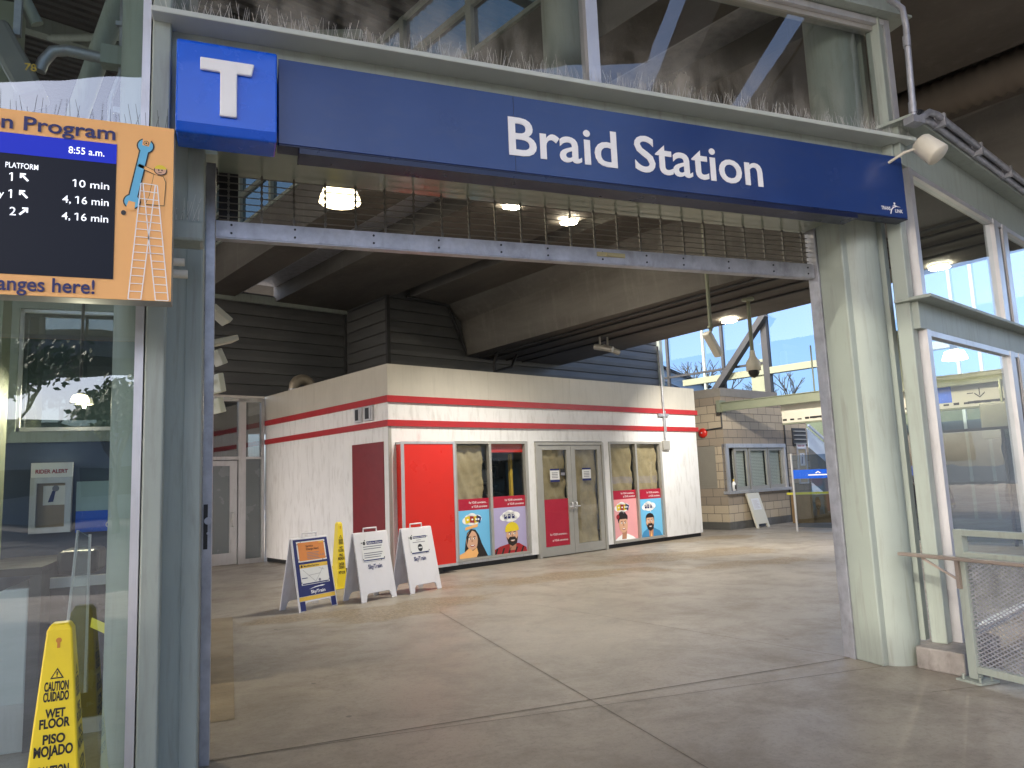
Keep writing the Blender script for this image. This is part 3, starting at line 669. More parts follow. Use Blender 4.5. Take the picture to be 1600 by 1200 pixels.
# ================================================================== KIOSK
KT = thing('kiosk', 'white kiosk with red stripes, papered windows and portrait posters', 'kiosk', K(0, 0, 0), KA)
W = 8.98; H = 3.68
mb = MB()
for s0, s1, z0, z1 in ((0, 1.39, .09, H), (1.39, 7.52, 2.335, H), (3.21, 3.41, .09, 2.335), (5.44, 5.65, .09, 2.335), (7.52, W, .09, H), (1.39, 3.21, .09, .135), (5.65, 7.52, .09, .135)): mb.box(s0, s1, 0, .12, z0, z1)
mb.box(0, .12, .12, 5.3, .09, H); mb.box(W-.12, W, .12, 5.3, .09, H); mb.box(.12, W-.12, 5.2, 5.3, .09, H); mb.box(.12, W-.12, .12, 5.2, H-.25, H-.15)
mb.build('wall', KWHITE, KT)
mb = MB(); mb.box(.06, 3.41, .05, .12, 0, .09); mb.box(.05, .11, .12, 5.3, 0, .09); mb.build('plinth', BLACK, KT); mb = MB(); mb.box(5.44, W-.03, .05, .12, 0, .09); mb.box(W-.1, W-.05, .12, 5.3, 0, .09); mb.build('plinth', BLACK, KT)
mb = MB()
for s0, s1 in ((-.012, 2.25), (2.254, 4.5), (4.504, 6.75), (6.754, W+.012)): mb.box(s0, s1, -.012, 0, 3.13, H+.006)
for t0, t1 in ((0, 2.8), (2.804, 5.3)): mb.box(-.012, 0, t0, t1, 3.13, H+.006)
mb.build('fascia', FASCIA, KT)
for z0, z1 in ((3.012, 3.128), (2.592, 2.70)):
    mb = MB(); mb.box(-.035, W+.07, -.035, -.0005, z0, z1); mb.box(-.035, -.0005, -.0005, 5.3, z0, z1); mb.build('stripe', REDST, KT)
MB().box(-.012, .05, -.012, -.001, .09, 2.59).build('corner_trim', GREYFR, KT)
MB().box(-.012, -.001, .16, 1.27, .12, 2.335).build('side_panel', mat('maroon_panel', (.19, .010, .014), .35, var=.08), KT)
# projecting red cabinet at the corner
mb = MB(); mb.box(.15, 1.23, -.20, -.001, .16, 2.27); cab = mb.build('red_cabinet', RED, KT)
mb = MB()
for s0, s1, z0, z1 in ((.13, .175, .115, 2.315), (1.215, 1.26, .115, 2.315), (.175, 1.215, .115, .16), (.175, 1.215, 2.27, 2.315)): mb.box(s0, s1, -.21, -.17, z0, z1)
mb.box(.13, .15, -.17, -.0, 2.27, 2.315); mb.box(.13, .15, -.17, 0, .115, .16); mb.build('cabinet_frame', ALU, cab)
MB().box(.6, .95, -.16, -.02, 0, .15).build('cabinet_foot', BLACK, cab)
# windows
def window(s0, s1, mid, z0, z1):
    mb = MB(); fr = .045
    for a_, b_, c_, d_ in ((s0, s0+fr, z0, z1), (s1-fr-.03, s1, z0, z1), (mid-.03, mid+.03, z0+fr, z1-fr), (s0+fr, s1-fr-.03, z1-fr, z1), (s0+fr, s1-fr-.03, z0, z0+fr)): mb.box(a_, b_, -.02, .07, c_, d_)
    f = mb.build('window', GREYFR, KT)
    for a_, b_ in ((s0+fr, mid-.03), (mid+.03, s1-fr-.03)): MB().rect(a_, b_, z0+fr, z1-fr, 0, 0, XZ(0, .05, 0)).build('pane', GL_K, f)
    return f
w1 = window(1.39, 3.21, 2.235, .135, 2.33); w2 = window(5.65, 7.52, 6.57, .10, 2.33)
def wavy(s0, s1, z0, z1, y):
    mb = MB(); nx, nz = 14, 22; vs = [(s0+(s1-s0)*i/nx, y+.018*math.sin(i*1.3+j*.7)+random.uniform(-.012, .012), z0+(z1-z0)*j/nz) for j in range(nz+1) for i in range(nx+1)]
    mb.add(vs, [(j*(nx+1)+i, j*(nx+1)+i+1, (j+1)*(nx+1)+i+1, (j+1)*(nx+1)+i) for j in range(nz) for i in range(nx)], 0, True); return mb
wavy(1.43, 2.12, 1.1, 2.26, .10).build('paper_lining', KRAFT, w1)
wavy(5.69, 6.5, 1.1, 2.3, .10).build('paper_lining', KRAFT, w2); wavy(6.6, 7.42, 1.1, 2.3, .10).build('paper_lining', KRAFT, w2)
def curve_pts(lst): return lst
def portrait(P, kind):
    mb = MB(); Mz = XZ(0, 0, 0)
    s0, s1, zb0, zb1, z0 = P; wd = s1-s0; cx = (s0+s1)/2; hh = zb0-z0
    def Q(u, v): return (s0+u*wd, z0+v*hh)
    def poly(pts, lay, mi): mb.flat([Q(*p) for p in pts], lay*.0012, mi, XZ(0, .043, 0))
    def el(u, v, ru, rv, lay, mi, a0=0, a1=360): mb.flat([Q(u+ru*math.cos(R(a0+(a1-a0)*i/23)), v+rv*math.sin(R(a0+(a1-a0)*i/23))) for i in range(23 if a1-a0 == 360 else 24)], lay*.0012, mi, XZ(0, .043, 0))
    bgm = {'a': 0, 'b': 1, 'c': 2, 'd': 0}[kind]
    poly([(0, 0), (1, 0), (1, 1), (0, 1)], 0, bgm)
    mb.rect(s0, s1, zb0, zb1, .0, 3, XZ(0, .043, 0))
    mb.text('For YOUR convenience…', s1-.04, zb0+(zb1-zb0)*.56, .042, wd*.56, 'r', M=XZ(0, .041, 0), mi=4, bold=.01)
    mb.text('at YOUR convenience', s1-.04, zb0+(zb1-zb0)*.2, .042, wd*.48, 'r', M=XZ(0, .041, 0), mi=4, bold=.01)
    # thought cloud
    cu = {'a': .46, 'b': .52, 'c': .40, 'd': .44}[kind]; cv = .80
    for du, dv, ru, rv in ((-.16, -.02, .13, .075), (0, .05, .15, .085), (.15, .01, .15, .085), (.02, -.05, .2, .07), (-.08, .03, .14, .08)): el(cu+du, cv+dv, ru, rv, 2, 4)
    poly([(cu+.02, cv-.08), (cu+.1, cv-.08), (cu+.07, cv-.16)], 2, 4)
    if kind in 'ac':
        for du, dr, mi in ((-.13, .2, 5), (.01, -.1, 6), (.13, .15, 5), (.2, -.4, 7)):
            w_, h_ = .075, .07; pts = [(cu+du+math.cos(dr)*x-math.sin(dr)*y*.8, cv+math.sin(dr)*x*.9+math.cos(dr)*y) for x, y in ((-w_, -h_), (w_, -h_), (w_, h_), (-w_, h_))]; poly(pts, 3, mi)
            el(cu+du, cv, .03, .02, 4, 4)
    else:
        for du in (-.13, -.02, .1): poly([(cu+du-.035, cv-.05), (cu+du+.04, cv-.05), (cu+du+.04, cv+.05-abs(du)*.3), (cu+du-.035, cv+.05)], 3, 7); el(cu+du, cv+.01, .018, .012, 4, 4)
    fu = {'a': .44, 'b': .57, 'c': .42, 'd': .46}[kind]; fv = .38 if kind != 'a' else .36
    if kind == 'a':
        poly([(.2, 0), (.24, .3), (.3, .52), (.42, .6), (.56, .58), (.66, .46), (.74, .28), (.92, 0)], 2, 9)
        poly([(.0, 0), (.02, .07), (.2, .12), (.34, .2), (.46, .14), (.58, .2), (.62, .08), (.56, 0)], 6, 10)
        poly([(.24, .58), (.62, .64), (.64, .70), (.5, .68), (.26, .645)], 5, 10)
    elif kind == 'b':
        poly([(0, 0), (.04, .1), (.2, .16), (.44, .2), (.76, .2), (.98, .09), (1, 0)], 2, 6)
        for i in range(5): poly([(.05+i*.19, .0), (.1+i*.19, .0), (.16+i*.19, .12), (.11+i*.19, .12)], 3, 9)
        poly([(.48, .06), (.66, .06), (.7, .26), (.5, .26)], 3, 11)
    elif kind == 'c':
        poly([(.05, 0), (.2, .08), (.36, .14), (.58, .14), (.8, .06), (.9, 0)], 2, 4); poly([(.34, .02), (.52, .02), (.56, .26), (.38, .26)], 3, 11)
        el(.40, .52, .19, .19, 2, 9); el(.22, .57, .06, .06, 3, 6); el(.56, .55, .05, .07, 3, 9)
    else:
        poly([(.05, 0), (.16, .14), (.36, .22), (.62, .22), (.86, .13), (.96, 0)], 2, 12); poly([(.4, .0), (.56, .0), (.6, .24), (.38, .24)], 3, 11); poly([(.45, 0), (.52, 0), (.5, .14)], 4, 10)
    el(fu, fv, .175, .205, 4, 8); el(fu+.09, fv-.02, .08, .16, 4.5, 8)
    if kind in 'bd':
        poly([(fu-.17, fv-.02), (fu-.12, fv-.08), (fu-.08, fv-.03), (fu+.08, fv-.03), (fu+.12, fv-.08), (fu+.17, fv-.02), (fu+.13, fv-.18), (fu, fv-.235), (fu-.12, fv-.18)], 5, 9)
    if kind == 'b': el(fu, fv+.13, .2, .16, 5, 5, 0, 180); poly([(fu-.2, fv+.08), (fu+.2, fv+.1), (fu+.2, fv+.15), (fu-.2, fv+.14)], 5.5, 5)
    if kind == 'd': el(fu, fv+.12, .18, .12, 5, 9, 0, 180); poly([(fu-.18, fv-.02), (fu-.14, fv+.14), (fu-.18, fv+.14)], 5, 9); poly([(fu+.18, fv-.02), (fu+.14, fv+.14), (fu+.18, fv+.14)], 5, 9)
    if kind == 'c': el(fu, fv+.13, .17, .09, 5, 9, 0, 180)
    if kind == 'a': poly([(fu-.17, fv+.08), (fu-.05, fv+.21), (fu+.02, fv+.22), (fu-.09, fv+.1), (fu-.15, fv-.1)], 5, 9)
    for du in (-.065, .07):
        el(fu+du, fv+.035, .034, .02, 6, 4); el(fu+du+.008, fv+.035, .015, .019, 6.5, 9); poly([(fu+du-.04, fv+.075), (fu+du+.04, fv+.085), (fu+du+.04, fv+.072), (fu+du-.04, fv+.062)], 6, 9)
    poly([(fu-.012, fv+.03), (fu+.02, fv+.0), (fu+.03, fv-.035), (fu-.02, fv-.035)], 6, 11)
    el(fu+.01, fv-.10, .07, .036, 6, 6 if kind in 'ac' else 11, 180, 360); el(fu+.01, fv-.10, .055, .018, 6.5, 4, 180, 360)
    return mb
PM = [SKYBL, LILAC, PINK, CRIM, WHITE, YELLOW, mat('deep_red_print', (.35, .015, .02), .5), INK, SKIN, HAIR, ORANGE, SKIN2, mat('blue_shirt_print', (.05, .25, .5), .5)]
portrait((1.43, 2.205, 1.05, 1.26, .185), 'a').build('poster', PM, w1, 'blue poster of a smiling woman with long dark hair')
portrait((2.265, 3.135, 1.055, 1.27, .18), 'b').build('poster', PM, w1, 'lilac poster of a bearded man in a yellow beanie')
portrait((5.69, 6.54, 1.045, 1.24, .15), 'c').build('poster', PM, w2, 'pink poster of a woman with pinned-up hair')
portrait((6.6, 7.445, 1.01, 1.235, .15), 'd').build('poster', PM, w2, 'blue poster of a laughing bearded man')
MB().rect(2.265, 3.135, 2.12, 2.285, 0, 0, XZ(0, .06, 0)).build('valance', RED, w1)
mb = MB()
for z in (1.3, 1.62, 1.95): mb.box(2.2, 3.3, .9, 1.25, z, z+.03); 
for i in range(9): mb.box(2.25+i*.11, 2.33+i*.11, .92, 1.1, 1.33, 1.33+random.uniform(.1, .25), 0); mb.box(2.25+i*.11, 2.34+i*.11, .92, 1.1, 1.65, 1.65+random.uniform(.1, .25), 0)
mb.box(2.24, 2.95, .6, .62, 1.86, 2.03, 1); mb.box(3.0, 3.06, .3, .36, 1.2, 2.1, 2); mb.box(2.3, 2.62, .5, .51, 1.55, 1.8, 0)
mb.build('dark_shelving', [mat('shelf_grey', (.16, .16, .16), .5), BLKINK, GOLD], w1)
# doors
mb = MB()
for s0, s1, z0, z1 in ((3.41, 3.475, 0, 2.315), (5.375, 5.44, 0, 2.315), (3.475, 5.375, 2.26, 2.315)): mb.box(s0, s1, -.04, .08, z0, z1)
df = mb.build('door_frame', GREYFR, KT)
for s0, s1, side in ((3.48, 4.42, 0), (4.43, 5.37, 1)):
    mb = MB()
    for a_, b_, c_, d_ in ((s0, s0+.12, .02, 2.25), (s1-.12, s1, .02, 2.25), (s0+.12, s1-.12, 2.16, 2.25), (s0+.12, s1-.12, .02, .2)): mb.box(a_, b_, -.02, .03, c_, d_)
    d = mb.build('door', GREYFR, KT); MB().rect(s0+.12, s1-.12, .2, 2.16, 0, 0, XZ(0, .01, 0)).build('pane', GL_K, d)
    wavy(s0+.12, s1-.12, .2 if side else 1.1, 2.16, .07).build('paper_lining', KRAFT, d)
    if not side:
        mb = MB(); mb.rect(3.6, 4.3, .205, 1.15, 0, 0, XZ(0, .005, 0)); mb.text('For YOUR convenience…', 4.25, .42, .045, .5, 'r', M=XZ(0, .003, 0), mi=1); mb.text('at YOUR convenience', 4.25, .30, .045, .44, 'r', M=XZ(0, .003, 0), mi=1); mb.build('door_decal', [CRIM, WHITE], d)
    mb = MB(); c0 = 3.82 if not side else 4.77; mb.rect(c0, c0+.27, 1.5, 1.77, 0, 0, XZ(0, .004, 0)); mb.rect(c0, c0+.27, 1.5, 1.545, .001, 1, XZ(0, .004, 0)); mb.rect(c0, c0+.27, 1.735, 1.77, .001, 1, XZ(0, .004, 0))
    for i in range(4): mb.rect(c0+.05, c0+.22, 1.58+i*.033, 1.594+i*.033, .001, 2, XZ(0, .004, 0))
    mb.build('notice', [PAPER, INK, GREYINK], d)
    if not side: mb = MB(); mb.rect(4.12, 4.26, 1.62, 1.77, 0, 0, XZ(0, .004, 0)); mb.rect(4.13, 4.25, 1.63, 1.69, .001, 1, XZ(0, .004, 0)); mb.build('hours_sticker', [BLKINK, GREYINK], d)
    x = s1-.06 if not side else s0+.06; mb = MB(); mb.tube([(x, -.02, 1.06), (x, -.075, 1.06), (x, -.075, .94), (x, -.02, .94)], .013, 8); mb.tube([(x-.1, -.07, .98), (x+.1, -.07, .98)], .012, 8); mb.build('handle', ALU, d)
mb = MB(); mb.tube([(7.65, -.05, 2.3), (7.65, -.05, 3.9), (7.62, -.02, 4.66)], .022, 8); mb.tube([(7.72, -.04, 2.55), (7.72, -.04, 3.08)], .014, 8); mb.box(7.45, 7.83, -.06, -.0365, 2.94, 3.01); mb.build('conduit', GALV, KT)
MB().box(7.55, 7.8, -.07, -.001, 2.14, 2.36).build('junction_box', GREYFR, KT, bevel=.01)
for t0, t1 in ((.86, 1.12), (.48, .76)):
    mb = MB(); mb.box(-.05, -.001, t0, t1, 2.735, 3.0, 0); mb.box(-.06, -.05, t0+.05, t1-.06, 2.77, 2.97, 1); mb.box(-.065, -.06, t0+.03, t0+.07, 2.77, 2.97, 0); mb.build('wall_socket', [ALU, BLACK], KT, bevel=.01)
T = thing('roof_fixture', 'grey strip light lying on the kiosk roof edge', 'light fitting', K(1.27, .8, 3.69), KA)
MB().box(0, .78, 0, .2, .05, .15).build('body', GREYFR, T); mb = MB(); mb.box(.05, .1, .05, .1, 0, .05); mb.box(.68, .73, .05, .1, 0, .05); mb.build('feet', GREYFR, T)
T = thing('vent_duct', 'brown curved vent duct elbow on the kiosk roof', 'duct', K(.25, 4.2, 3.55), KA)
pts = [(-.06, 0, 0), (-.06, 0, .22)]+[(.14-.20*math.cos(R(a_)), 0, .22+.20*math.sin(R(a_))) for a_ in range(12, 175, 12)]
MB().tube(pts, .115, 16).build('elbow', DUCT, T); MB().tube([(-.06, 0, 0), (-.06, 0, .2)], .122, 16).build('collar', GALV, T)
T = thing('pipe_bracket', 'dark bent cable bracket hanging over the kiosk roof', 'bracket', K(4.6, 2.6, 4.7), KA)
mb = MB(); mb.tube([(.1, 0, 0), (0, 0, -.3), (.0, 0, -.55)], .035, 8); mb.tube([(.75, 0, 0), (.55, 0, -.35), (.0, 0, -.5)], .035, 8); mb.build('arm', BLACK, T)

# ---- glass storefront left of the kiosk
T = thing('glass_storefront', 'aluminium framed glass entrance beside the kiosk side wall', 'storefront', K(-.05, 5.28, 0), KA)
mb = MB()
for a_, b_, c_, d_ in ((-.58, -.42, 0, 3.62), (-.07, 0, 0, 3.62), (-4, -.58, 2.26, 2.33), (-.42, -.07, 2.27, 2.32), (-4, 0, 3.55, 3.64), (-.42, -.07, 0, .1), (-2.2, -2.05, 0, 3.55)): mb.box(a_, b_, -.06, .06, c_, d_)
mb.build('frame', ALU, T)
mb = MB()
for a_, b_, c_, d_ in ((-.76, -.60, .02, 2.24), (-1.75, -1.6, .02, 2.24), (-1.6, -.76, 2.13, 2.24), (-1.6, -.76, .02, .26)): mb.box(a_, b_, -.03, .03, c_, d_)
d = mb.build('door', ALU, T); MB().rect(-1.6, -.76, .26, 2.13, 0, 0, XZ(0, 0, 0)).build('pane', FROST, d)
mb = MB(); mb.tube([(-.68, -.03, 1.12), (-.72, -.10, 1.12), (-.72, -.10, .82), (-.68, -.03, .82)], .014, 8); mb.build('handle', ALU, d)
MB().rect(-.42, -.07, .1, 2.27, 0, 0, XZ(0, 0, 0)).build('frosted_pane', FROST, T)
MB().rect(-.42, -.07, 2.32, 3.55, 0, 0, XZ(0, 0, 0)).build('pane', glass('dark_storefront_glass', (.25, .27, .27), 1.5, .12), T); MB().rect(-2.05, -.58, 2.33, 3.55, 0, 0, XZ(0, 0, 0)).build('pane', bpy.data.materials['dark_storefront_glass'], T)
MB().box(-4, 0, .9, 1.0, 0, 3.64).build('backing_wall', SIDING, T)

# ================================================================== sandwich boards
def board_panel(T, w_, h, tilt, y0, mi_mats, name, flip=False):
    mb = MB(); a_ = w_/2; ft = .085; leg = .12; r = .05
    pts = [(-a_, 0), (-a_+ft, 0)]+[(-a_+ft+.02+r*(1-math.cos(R(x))), leg*.5+r*math.sin(R(x))) for x in range(0, 91, 18)]
    pts += [(-x, y) for x, y in pts[2:][::-1]]+[(a_-ft, 0), (a_, 0), (a_-.01, h), (-a_+.01, h)]
    M = Matrix.Translation((0, y0, 0)) @ Matrix.Rotation(tilt, 4, 'X'); mb.prism(pts, 0, .02, 0, M)
    return mb.build(name, mi_mats, T, bevel=.005), M
def aframe(loc, rz, w_, label):
    T = thing('sandwich_board', label, 'sandwich board', loc, rz, 'sandwich boards on the concourse'); h = .95
    f, M = board_panel(T, w_, h, R(-11.5), 0, [WPLAST], 'front_panel'); board_panel(T, w_, h, R(11.5), .395, [WPLAST], 'back_panel')
    zt = h*math.cos(R(11.5)); yt = h*math.sin(R(11.5))
    MB().tube([(-.12, yt+.01, zt-.02), (-.12, yt+.01, zt+.055), (.12, yt+.01, zt+.055), (.12, yt+.01, zt-.02)], .012, 8).build('handle', WPLAST, T)
    return T, f, M @ plane((0, -.002, 0), (1, 0, 0), (0, 0, 1)), h
def clips(mb, u0, u1, v0, v1, mi, M):
    for u, v in ((u0, v0+.03), (u0, v1-.03), (u1, v0+.03), (u1, v1-.03), (u0+.06, v1), (u1-.06, v0)): mb.rect(u-.008, u+.008, v-.008, v+.008, .003, mi, M)
T, f, M, h = aframe((1.118, 10.285, 0), R(34.4), .64, 'navy blue sandwich board with an orange notice and a map sheet')
mb = MB(); a_ = .30
mb.flat([(-a_, .19), (a_, .19), (a_-.012, h-.02), (-a_+.012, h-.02)], 0, 0, M); mb.rect(-a_, -a_+.085, 0.01, .13, 0, 0, M); mb.rect(a_-.085, a_, .01, .13, 0, 0, M)
mb.rect(-a_, a_, .135, .185, 0, 1, M)
mb.text('SkyTrain', 0.02, .215, .042, .24, 'c', bold=.02, M=M, mi=2, z=.001); mb.flat([(-.13, .27), (-.02, .295), (.1, .305), (.15, .297), (.1, .288), (.06, .29), (-.02, .284)], .001, 2, M)
mb.build('navy_face', [INK, GOLD, WHITE], f)
mb = MB(); mb.rect(-.24, .24, .63, .90, .002, 1, M); mb.rect(-.22, .22, .645, .885, .003, 0, M)
mb.text('Service', -.09, .82, .03, None, 'l', .01, .0045, 2, M); mb.text('Change Alert!', -.09, .78, .03, .21, 'l', .01, .0045, 2, M)
for i in range(5): mb.rect(-.09, .12-.02*(i % 2), .74-.02*i, .746-.02*i, .0045, 3, M)
mb.rect(.13, .21, .862, .878, .0045, 4, M); mb.text('4:30', .13, .69, .025, .07, 'l', 0, .0045, 3, M); clips(mb, -.23, .23, .635, .895, 3, M); mb.build('orange_notice', [ORINK, PAPER, BLKINK, GREYINK, GOLD], f)
mb = MB(); mb.rect(-.235, .235, .33, .60, .002, 0, M); mb.rect(-.235, .235, .55, .60, .003, 1, M); mb.ell(-.2, .575, .016, .018, .004, 2, M, 12); mb.text('Modified Service', -.165, .562, .026, .25, 'l', .01, .004, 2, M)
for p, q in (((-.19, .53), (0, .36)), ((0, .36), (.15, .53)), ((-.1, .45), (.1, .46)), ((.08, .53), (.17, .5))):
    p = Vector(p); q = Vector(q); d = (q-p).normalized(); n_ = Vector((-d.y, d.x))*.0018; mb.flat([tuple(p-n_), tuple(q-n_), tuple(q+n_), tuple(p+n_)], .004, 3, M)
mb.ell(.07, .375, .02, .02, .004, 3, M, 10); mb.rect(-.22, .22, .338, .352, .004, 4, M); mb.rect(-.225, -.13, .415, .425, .004, 4, M); clips(mb, -.23, .23, .335, .595, 3, M); mb.build('map_sheet', [PAPER, GOLD, BLKINK, GREYINK, INK], f)
T, f, M, h = aframe((1.97, 10.54, 0), R(30.3), .64, 'white sandwich board with a platform change text sheet, middle of three')
mb = MB(); mb.rect(-.20, .20, .54, .84, .002, 0, M); mb.rect(-.1, .19, .775, .82, .003, 1, M); mb.text('Platform Change', -.09, .785, .026, .265, 'l', .015, .004, 0, M); mb.ell(-.145, .797, .024, .026, .003, 2, M, 16); mb.text('i', -.145, .785, .026, None, 'c', .02, .004, 0, M)
for i in range(6):
    if i != 2: mb.rect(-.17, .17-.02*(i % 3), .74-.03*i, .752-.03*i, .003, 3, M)
mb.rect(-.19, .19, .55, .565, .003, 1, M); clips(mb, -.19, .19, .545, .835, 2, M); mb.build('notice_sheet', [PAPER, INK, BLKINK, GREYINK], f)
MB().text('SkyTrain', 0, .44, .062, .25, 'c', bold=.02, z=.001, M=M).build('lettering', INK, f)
T, f, M, h = aframe((2.735, 10.92, 0), R(32), .66, 'white sandwich board with a round-logo notice, nearest the red cabinet')
mb = MB(); mb.rect(-.20, .20, .56, .84, .002, 0, M); mb.rect(-.11, .17, .785, .82, .003, 1, M); mb.text('Platform Change', -.1, .792, .022, .255, 'l', .015, .004, 0, M); mb.ell(-.15, .80, .024, .026, .003, 2, M, 16); mb.text('i', -.15, .788, .024, None, 'c', .02, .004, 0, M)
mb.rect(-.05, .05, .755, .763, .003, 3, M); mb.rect(-.13, .13, .725, .735, .003, 3, M); mb.ell(.01, .645, .05, .055, .003, 2, M, 24); mb.rect(-.028, .048, .637, .656, .004, 0, M)
mb.rect(-.18, .18, .565, .582, .003, 1, M); clips(mb, -.19, .19, .565, .835, 2, M); mb.build('notice_sheet', [PAPER, INK, BLKINK, GREYINK], f)
MB().text('SkyTrain', -.03, .46, .062, .25, 'c', bold=.02, z=.001, M=M).build('lettering', INK, f)
T = thing('sandwich_board', 'folded white sandwich board leaning on the block booth', 'sandwich board', K(11.85, .02, 0), KA, 'sandwich boards on the concourse')
f, M = board_panel(T, .64, .98, R(-16), 0, [CREAM], 'front_panel'); board_panel(T, .64, .98, R(-16), .03, [CREAM], 'back_panel')
M = M @ plane((0, -.002, 0), (1, 0, 0), (0, 0, 1)); mb = MB(); mb.rect(-.2, .2, .5, .82, .001, 0, M)
for i in range(8): mb.rect(-.15, .16-.05*(i % 3), .55+.03*i, .558+.03*i, .002, 1, M)
mb.build('faded_sheet', [PAPER, mat('faded_ink', (.55, .48, .46), .5)], f)
MB().tube([(-.1, .28, .92), (-.1, .29, .99), (.1, .29, .99), (.1, .28, .92)], .012, 8).build('handle', CREAM, T)

# ================================================================== BLOCK BOOTH
T = thing('block_booth', 'tan concrete block booth with sliding window and shutter', 'booth', K(10.766, .377, 0), KA)
mb = MB()
def wallx(L, y0, y1, holes, axis):
    xs = [0]+[v for h_ in holes for v in h_[:2]]+[L]
    for i in range(0, len(xs)-1):
        x0, x1 = xs[i], xs[i+1]
        if i % 2 == 0: segs = [(0.2, 3.62)]
        else: h_ = holes[i//2]; segs = [(.2, h_[2]), (h_[3], 3.62)]
        for z0, z1 in segs:
            if axis == 'x': mb.box(x0, x1, y0, y1, z0, z1)
            else: mb.box(y0, y1, max(x0, .2), x1, z0, z1)
wallx(4.63, 0, .2, [(.06, 3.12, 1.03, 2.28)], 'x'); wallx(4, 0, .2, [(.3, .95, 1.11, 2.28)], 'y')
mb.box(4.43, 4.63, .2, 4, .2, 3.62)
mb.build('wall', BLOCK, T)
mb = MB(); mb.box(-.02, 4.65, -.02, .2, 0, .2); mb.box(-.02, .2, .2, 4, 0, .2); mb.build('base_course', CONC, T)
mb = MB(); mb.box(-.015, 3.0, -.015, .25, 3.62, 3.85); mb.box(-.015, .25, .25, 4, 3.62, 3.85); mb.box(3.0, 4.64, -.015, .25, 3.62, 3.66); mb.box(.25, 4.6, .25, 4, 3.55, 3.62); mb.build('parapet', mat('parapet_concrete', (.27, .25, .22), .8, var=.12), T)
mb = MB()
for x0, x1, z0, z1, y in ((.0, .13, 1.0, 2.31, -.05), (3.05, 3.15, 1.0, 2.31, -.05), (.0, 3.15, 2.2, 2.31, -.06), (-.03, 3.25, .95, 1.03, -.09)): mb.box(x0, x1, y, .08 if z0 > .96 else .1, z0+(.001 if y < -.055 else 0), z1)
wf = mb.build('window', ALU, T)
for x0, x1 in ((.46, 1.14), (1.2, 2.18), (2.22, 3.05)):
    mb = MB()
    for a_, b_, c_, d_ in ((x0, x0+.08, 1.03, 2.2), (x1-.08, x1, 1.03, 2.2), (x0+.08, x1-.08, 2.12, 2.2), (x0+.08, x1-.08, 1.03, 1.13)): mb.box(a_, b_, .0, .05, c_, d_)
    mb.build('frame', GREYFR, wf); mb = MB()
    for i in range(24): mb.box(x0+.08, x1-.08, .10, .125, 1.13+i*.042, 1.165+i*.042)
    mb.build('blind', BLIND, wf); MB().rect(x0+.08, x1-.08, 1.13, 2.12, 0, 0, XZ(0, .03, 0)).build('pane', GL_K, wf)
MB().box(.14, 3.05, .22, .24, 1.03, 2.2).build('backing', DARK, wf)
T2 = thing('pump_bottle', 'small white and yellow pump bottle on the booth window sill', 'bottle', K(11.05, .35, 1.035), KA)
MB().lathe([(0, 0), (.05, 0), (.05, .2), (.02, .25), (.0, .25)], n=14).build('body', WHITE, T2); MB().lathe([(.02, .25), (.02, .31), (0, .31)], n=10).build('cap', GOLD, T2); MB().rect(-.045, .045, .04, .15, 0, 0, XZ(0, -.052, 0)).build('bottle_label', BLKINK, T2)
mb = MB()
for i in range(20): mb.box(.02, .06, .3, .95, 1.115+i*.058, 1.165+i*.058)
mb.box(.07, .09, .3, .95, 1.11, 2.28); mb.build('roller_shutter', SHUT, T)
lv = MB().box(3.68, 4.5, -.03, -.001, 2.24, 2.79).build('louver', DARK, T); mb = MB()
for i in range(4): mb.bar((3.74, -.05, 2.32+i*.125), (4.44, -.05, 2.32+i*.125), .05, .03, M=I4)
mb.build('louver_blade', GREYFR, lv)
mb = MB(); mb.tube([(3.22, -.03, 0), (3.22, -.03, 3.6)], .02, 8); mb.tube([(-.03, .0, 2.75), (-.03, .6, 2.72), (-.03, 1.6, 2.72)], .02, 6); mb.tube([(-.03, 0, 2.75), (-.03, 0, 3.5)], .02, 6); mb.build('conduit', DARK, T)
T = thing('alarm_bell', 'round red fire alarm bell on the booth side wall', 'alarm bell', K(10.76, 1.0, 2.65), KA)
Mb = Matrix.Rotation(R(-90), 4, 'Y'); MB().lathe([(.13, 0), (.135, .03), (.12, .065), (.05, .085), (0, .085)], n=26, M=Mb).build('gong', RED, T); MB().lathe([(.02, .08), (.02, .1), (0, .1)], n=10, M=Mb).build('bolt', ALU, T)
def notice_case(loc, rz, w_, h, label, m_in):
    T = thing('notice_case', label, 'notice case', loc, rz)
    mb = MB(); fr = .045
    for a_, b_, c_, d_ in ((0, fr, 0, h), (w_-fr, w_, 0, h), (fr, w_-fr, 0, fr), (fr, w_-fr, h-fr, h)): mb.box(a_, b_, -.05, 0, c_, d_)
    mb.build('frame', ALU, T); MB().box(fr, w_-fr, -.02, 0, fr, h-fr).build('back_panel', m_in, T)
    MB().box(0, w_, -.04, 0, h+.002, h+.12).build('header', WHITE, T); MB().text('RIDER ALERT', w_/2, h+.035, .055*min(1, w_/.5), w_*.78, 'c', .03, M=XZ(0, -.042, 0)).build('lettering', CRIM, T)
    mb = MB(); q = XZ(0, -.023, 0); mb.rect(w_*.3, w_*.85, h*.5, h*.85, 0, 0, q); mb.flat([(w_*.42, h*.55), (w_*.55, h*.56), (w_*.6, h*.75), (w_*.52, h*.76)], .001, 1, q); mb.ell(w_*.6, h*.8, .025, .025, .001, 2, q); mb.build('poster', [PAPER, INK, GREYINK], T); return T
notice_case(K(14.60, .37, 1.09), KA, .56, 1.1, 'narrow rider alert notice case on the block booth wall', mat('cork_yellow', (.50, .40, .24), .6))

